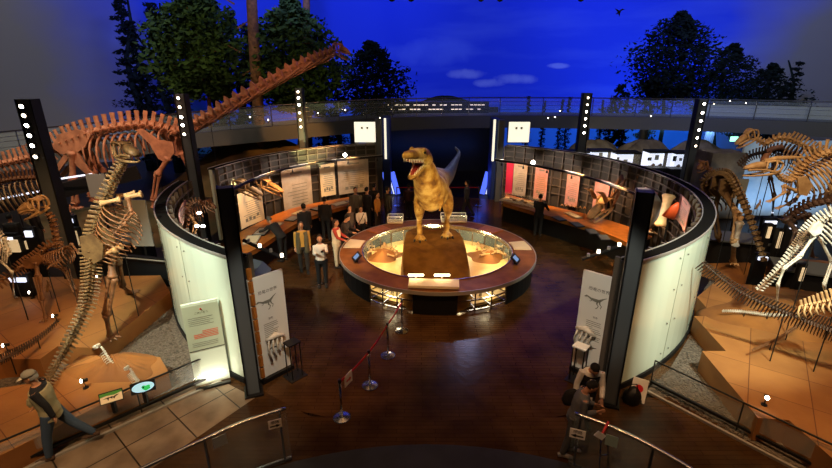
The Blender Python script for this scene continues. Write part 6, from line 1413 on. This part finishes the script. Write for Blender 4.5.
# ================= TREES =================
def tree(base, h, cr, label, leaf='leaf', seed=1, n=2600, trunk=.25, z0=.35, conif=True, group=None, ls=.22, clumps=26, bm='bark', dens=1.0, flat=1.0):
    r = random.Random(seed); e = empty('conifer_tree' if conif else 'broadleaf_tree', base, label, 'tree', group); b_ = V(base)
    mb = MB(); pts = [b_+V((r.uniform(-.1, .1)*i, r.uniform(-.1, .1)*i, h*i/6)) for i in range(7)]; mb.tube(pts, [trunk*(1-.14*i) for i in range(7)], 10); mb.build('trunk', bm, e, smooth=True)
    mb = MB(); lf = MB(); cs = []
    for i in range(clumps):
        t = (i+.5)/clumps; z = h*(z0+(1.0-z0)*t); w = cr*((1-t)**.75 if conif else math.sin(PI*min(.97, .15+t*.85)))*r.uniform(.75, 1.1); a = i*2.4+r.uniform(-.4, .4)
        c_ = b_+V((math.cos(a)*w*.7, math.sin(a)*w*.5*flat, z)); o = b_+V((0,0,z-.2)); mb.tube([o, (o+c_)/2+V((0,0,.1)), c_], [trunk*.25, trunk*.16, .02], 5); cs.append((c_, max(.25, w*.55)))
    mb.build('branches', bm, e)
    for i in range(n):
        c_, w = cs[i % len(cs)]; d = V((r.gauss(0, 1), r.gauss(0, 1), r.gauss(0, 1))); d = d.normalized()*(r.random()**.5)
        p = c_+V((d.x*w*1.25, d.y*w, d.z*w*(.42 if conif else .7)-.1*w)); s = ls*r.uniform(.6, 1.3); q = V((r.gauss(0, 1), r.gauss(0, 1), r.gauss(0, .5))).normalized(); q2 = q.orthogonal().normalized()
        lf.add([p-q*s*.5, p+q2*s*.22, p+q*s*.5, p-q2*s*.22+V((0,0,-s*.15))], [(0,1,2,3)])
    me_o = lf.build('foliage', leaf, e); return e
T_ = lambda u, v, Y: Q(u, v, Y)
def tr_at(u, vtop, Y, cr_px, label, **k):
    t = Q(u, vtop, Y); return tree((t.x, Y, 0), t.z, cr_px*Y/470, label, **k)
tr_at(190, -14, 25.5, 46, 'green conifer with drooping foliage above the shoulder of the long-necked skeleton', seed=1, z0=.50, n=8500, clumps=46, conif=False, ls=.34, trunk=.17)
tr_at(288, -6, 26, 42, 'green conifer behind the long skeletal neck, left of its skull', seed=2, z0=.44, n=8500, clumps=46, conif=False, ls=.34, trunk=.22)
for (u, Y, r_, lean_, ll) in [(259, 25, .27, -9, 'tall bare reddish tree trunk rising out of the frame left of the lower lamp column'), (309, 29.5, .22, -3, 'tall bare dark trunk behind the green conifer nearest the long-necked skull')]:
    b_ = Q(u, 130, Y); t = Q(u+lean_, -30, Y); x0 = V((b_.x+(b_.x-t.x)*.5, Y, 0)); e = empty('tree_trunk', x0, ll, 'tree', 'bare tall trunks'); mb = MB(); mb.tube([x0, x0.lerp(t, .3)+V((.05,0,0)), x0.lerp(t, .7), t, t+V((-.1,0,3))], [r_*1.4, r_*1.05, r_, r_*.9, r_*.8], 14); mb.build('trunk', 'bark', e, smooth=True)
    mb = MB()
    for k in range(5): z = 6+k*1.1; mb.tube([V((x0.x-.3, Y, z)), V((x0.x-.3+(-1)**k*.9, Y, z+.5))], [.05, .015], 5)
    mb.build('branch_stubs', 'bark', e)
tr_at(371, 42, 28.5, 36, 'dark leafy tree against the blue sky just right of the long-necked skull', seed=4, z0=.50, n=5000, clumps=36, conif=False, leaf='leaf_dark', bm='leaf_dark', ls=.28, trunk=.14)
tr_at(683, 12, 29.5, 44, 'tall dark spreading tree against the sky above the right lamp column', seed=5, z0=.50, n=8000, clumps=50, conif=False, leaf='leaf_dark', bm='leaf_dark', ls=.28, trunk=.16)
tr_at(735, 44, 30, 34, 'dark bushy tree right of the tallest right-hand tree', seed=6, z0=.42, n=6000, clumps=34, conif=False, leaf='leaf_dark', bm='leaf_dark', ls=.22)
tr_at(775, 64, 29, 38, 'dark bushy tree low at right above the frosted glass panels', seed=7, z0=.35, n=6000, clumps=34, conif=False, leaf='leaf_dark', bm='leaf_dark', ls=.22)
tr_at(800, 60, 28.5, 10, 'thin dark conifer tip at the far right', seed=8, z0=.3, n=900, clumps=16, leaf='leaf_dark', bm='leaf_dark')
tr_at(622, 84, 30, 18, 'small dark bush on the horizon right of the middle lamp column', seed=9, z0=.3, n=1300, clumps=16, conif=False, leaf='leaf_dark', bm='leaf_dark')
tr_at(655, 74, 30.5, 15, 'small dark tree at the left foot of the tall right-hand tree', seed=10, z0=.3, n=1200, clumps=16, conif=False, leaf='leaf_dark', bm='leaf_dark')
con = tr_at(0, 40, 30, 20, 'x', seed=20, z0=.12, n=1900, clumps=40, leaf='leaf_blue', bm='leaf_blue', group='dark background conifers')
# a row of dark conifers in the distance on the left
spots = [(228, 10, 29.3), (245, 24, 30), (208, 16, 30.5), (150, 2, 29.5), (130, 20, 30), (165, 34, 28.6), (320, 34, 30.4), (335, 62, 30), (118, -6, 30.2)]
names = ['behind the gap between the two green conifers', 'just left of the tall reddish trunk', 'behind the right edge of the left green conifer', 'behind the left edge of the left green conifer', 'third from the left edge of the mural', 'in front of the left green conifer, lower', 'right of the dark bare trunk', 'shorter, below the long-necked skull', 'leftmost, nearest the grey wall']
hh = con.location.z
src_h = Q(0, 40, 30).z
for i, (u, v, Y) in enumerate(spots):
    t = Q(u, v, Y); o = con if i == 0 else copy_tree(con); o.location = (t.x, Y, 0); s = t.z/src_h; o.scale = (s, s, s); o.rotation_euler.z = i*1.3
    o['label'] = 'dark blue-green background conifer %s' % names[i]
for i in range(9):
    u = 530+i*14+(i % 3)*3; 
    if abs(u-587) < 9: continue
    t = Q(u, 96+(i*5) % 7, 30); o = copy_tree(con); o.location = (t.x, 30.2+.2*(i % 2), 0); s = t.z/src_h; o.scale = (s*.55, s*.55, s); o.rotation_euler.z = i*.9
    o['label'] = 'low dark conifer on the horizon of the sky, number %s rightward from the exit' % ['one', 'two', 'three', 'four', 'five', 'six', 'seven', 'eight', 'nine'][i]

# ================= LIGHT, CAMERA =================
# dome wash lights (blue), hung out of view near the top of the dome
for (x, y, t, pw) in [(-13, 19, (-19, 34, 8), 6000), (-5, 21, (-9, 39, 9), 12000), (4, 21, (5, 40, 9), 12000), (12, 20, (19, 36, 9), 12000)]:
    light('SPOT', 'dome_wash', (x, y, 15), pw*1.05, '#8496ff', t, 1.0, 98, 1)
light('AREA', 'dome_wash_low', (1, 28.5, 1.5), 15, '#4c78ff', (1, 36, 4), 6, sizey=.5)
light('AREA', 'water_wash', (16, 29.2, 3.0), 900, '#7fb0ff', (19, 34, 2), 8, sizey=.4)
light('AREA', 'grey_wall_wash', (-14, 12, 14), 1900, '#fff0d0', (-27, 24, 7), 4)
light('AREA', 'grey_wall_wash', (17, 12, 13), 900, '#f0e6d8', (29, 24, 7), 4)
light('AREA', 'hall_fill', (0, 10, 17), 420, '#ffc898', (0, 12, 0), 12)
SP = lambda n, l, t, p, c='#ffb469', a=50, s=.12, b=.6: light('SPOT', n, l, p, c, t, s, a, b)
# warm spots on skeletons and terraces
SP('spot_giant', (-8, 12, 9), (-12.6, 18.3, 3.2), 2000, '#ffbe98', 60)
SP('spot_giant_neck', (-3, 11, 9), (-7, 18, 5), 900, '#ffbe98', 50)
SP('spot_plinth_left', (-6, 6.0, 8.0), (-8.6, 10.4, .4), 1500, '#ffc080', 62)
SP('spot_plinth_low', (-4.5, 3.5, 8.0), (-6.8, 7.6, .4), 900, '#ffc080', 60)
SP('spot_upright', (-4.8, 6.0, 5.5), (-6.6, 9.5, 3), 300, '#ffc080', 50)
SP('spot_plinth_right', (5.0, 5.5, 8.0), (8.0, 9.2, .5), 1500, '#ffc080', 62)
SP('spot_plinth_right2', (6.0, 3.0, 8.0), (7.2, 6.6, .5), 700, '#ffc080', 56)
SP('spot_right_group', (8.5, 8.5, 8.0), (12.0, 14, 2.2), 1800, '#ffd8a8', 48)
SP('spot_white', (6.5, 5.0, 6.5), (8.8, 9.2, 2.8), 500, '#fff2e0', 36)
SP('spot_tree', (-7, 17, 2.0), (-12, 25.5, 6.5), 900, '#fff0a0', 60)
SP('spot_tree', (-4, 19, 2.0), (-7, 26, 6.5), 700, '#fff0a0', 60)
SP('spot_hill', (-3, 20, 5), (-7, 24, 1.5), 1500, '#ffb060', 60)
SP('spot_rocks', (9, 22, 3), (12, 27, 1.5), 260, '#ffe0b0', 70)
# white cladding of the gallery
SP('spot_cladding_left', (-6.5, 4.5, 7.5), (-5.6, 9.8, 1.5), 4000, '#f4ffe8', 46)
SP('spot_cladding_right', (7.0, 4.5, 7.5), (6.6, 9.8, 1.5), 4200, '#f4ffe8', 46)
SP('spot_panel_left', (-1.6, 4.6, 6), (-2.95, 8.2, 1.2), 620, '#fff4dc', 26)
SP('spot_panel_right', (2.0, 4.6, 6), (3.85, 8.6, 1.2), 560, '#fff4dc', 26)
SP('spot_walkway', (-5.0, 3.0, 7), (-5.0, 6.4, 0), 700, '#ffdcb0', 50)
SP('spot_floor_left', (-1.2, 9.0, 6.5), (-1.7, 8.6, 0), 520, '#ffb060', 34)
SP('spot_floor_right', (2.6, 8.8, 6.5), (2.7, 8.2, 0), 260, '#ffb060', 34)
SP('spot_right_walkway', (11, 14, 8), (19, 24.5, 4.2), 900, '#e8f0ff', 50)
SP('spot_front', (0.3, 3.2, 7.5), (.2, 7.0, 0), 420, '#ffb070', 70)
# gallery counters (warm) and panels
for a, pw in ((rad(122), 90), (rad(140), 110), (rad(160), 110), (rad(205), 70), (rad(52), 100), (rad(36), 130), (rad(18), 130), (rad(-2), 120), (rad(-24), 120)):
    SP('spot_counter', RP(a, 5.9, 2.75), RP(a, 7.1, .9), pw*2.2, '#ffb870', 95, .06)
    SP('spot_graphics', RP(a+.08, 5.6, 2.9), RP(a+.08, 7.6, 1.75), pw*1.6, '#ffe9d8', 70, .06)
# dinosaur model and pit
SP('spot_model', (-1.6, 8.6, 6.2), (.3, 13.6, 2.6), 950, '#ffe0a0', 28)
SP('spot_model_side', (3.6, 10.2, 5.5), (.6, 14, 2.4), 500, '#ffd080', 34)
SP('spot_pedestal', (.6, 9.2, 3.6), (.55, 12.4, .7), 160, '#ffcf80', 30)
SP('spot_model_up', (.6, 11.25, .95), (.4, 13.8, 2.4), 220, '#ffd890', 75)
SP('spot_model_back', (2.5, 19, 6), (.9, 15.8, 2.8), 260, '#b8c8ff', 50)
for a in range(0, 360, 40):
    light('POINT', 'pit_glow', RP(rad(a+10), 1.9, .62, TC), 34, '#ffe0a0', size=.08)
for a in range(0, 360, 30):
    light('AREA', 'under_table_glow', RP(rad(a), 2.7, .58, TC), 6, '#ffe8b0', RP(rad(a), 2.7, 0, TC), .3)
SP('spot_table_left', (-2.6, 11.5, 4.5), (-1.6, 14.2, .7), 420, '#ffc890', 60)
SP('spot_table_front', (.7, 8.4, 5.5), (.7, 11.6, .7), 620, '#ffb878', 70)
SP('spot_table_right', (4.4, 12, 4.5), (3.2, 14.6, .7), 420, '#ffc890', 60)
SP('spot_crowd', (-2, 11, 6), (-2.8, 14.6, .8), 700, '#ffb070', 50)
light('POINT', 'exit_blue', (-1.4, 23.4, 1.2), 12, '#4060ff', size=.2); light('POINT', 'exit_blue', (3.3, 23.4, 1.2), 12, '#4060ff', size=.2)
SP('spot_couple', (2.0, 3.4, 6.5), (2.9, 6.4, 1), 160, '#ffd8b0', 30)

w = bpy.data.worlds.new('night'); bpy.context.scene.world = w; w.use_nodes = True; w.node_tree.nodes['Background'].inputs[0].default_value = (.02, .02, .03, 1); w.node_tree.nodes['Background'].inputs[1].default_value = .3
cam = bpy.data.cameras.new('camera'); co = bpy.data.objects.new('camera', cam); C.objects.link(co)
cam.sensor_width = 36; cam.lens = F0/832*36; cam.clip_start = .05; cam.clip_end = 200
co.location = (0, 0, HC); co.rotation_euler = (PI/2-TH, 0, 0); bpy.context.scene.camera = co
sc_ = bpy.context.scene; sc_.view_settings.view_transform = 'Standard'; sc_.view_settings.look = 'None'; sc_.view_settings.gamma = 1; sc_.view_settings.exposure = 0; sc_.view_settings.use_curve_mapping = False
sc_.cycles.use_denoising = True; sc_.cycles.max_bounces = 6; sc_.cycles.diffuse_bounces = 3; sc_.cycles.glossy_bounces = 3; sc_.cycles.transparent_max_bounces = 10; sc_.cycles.sample_clamp_indirect = 4
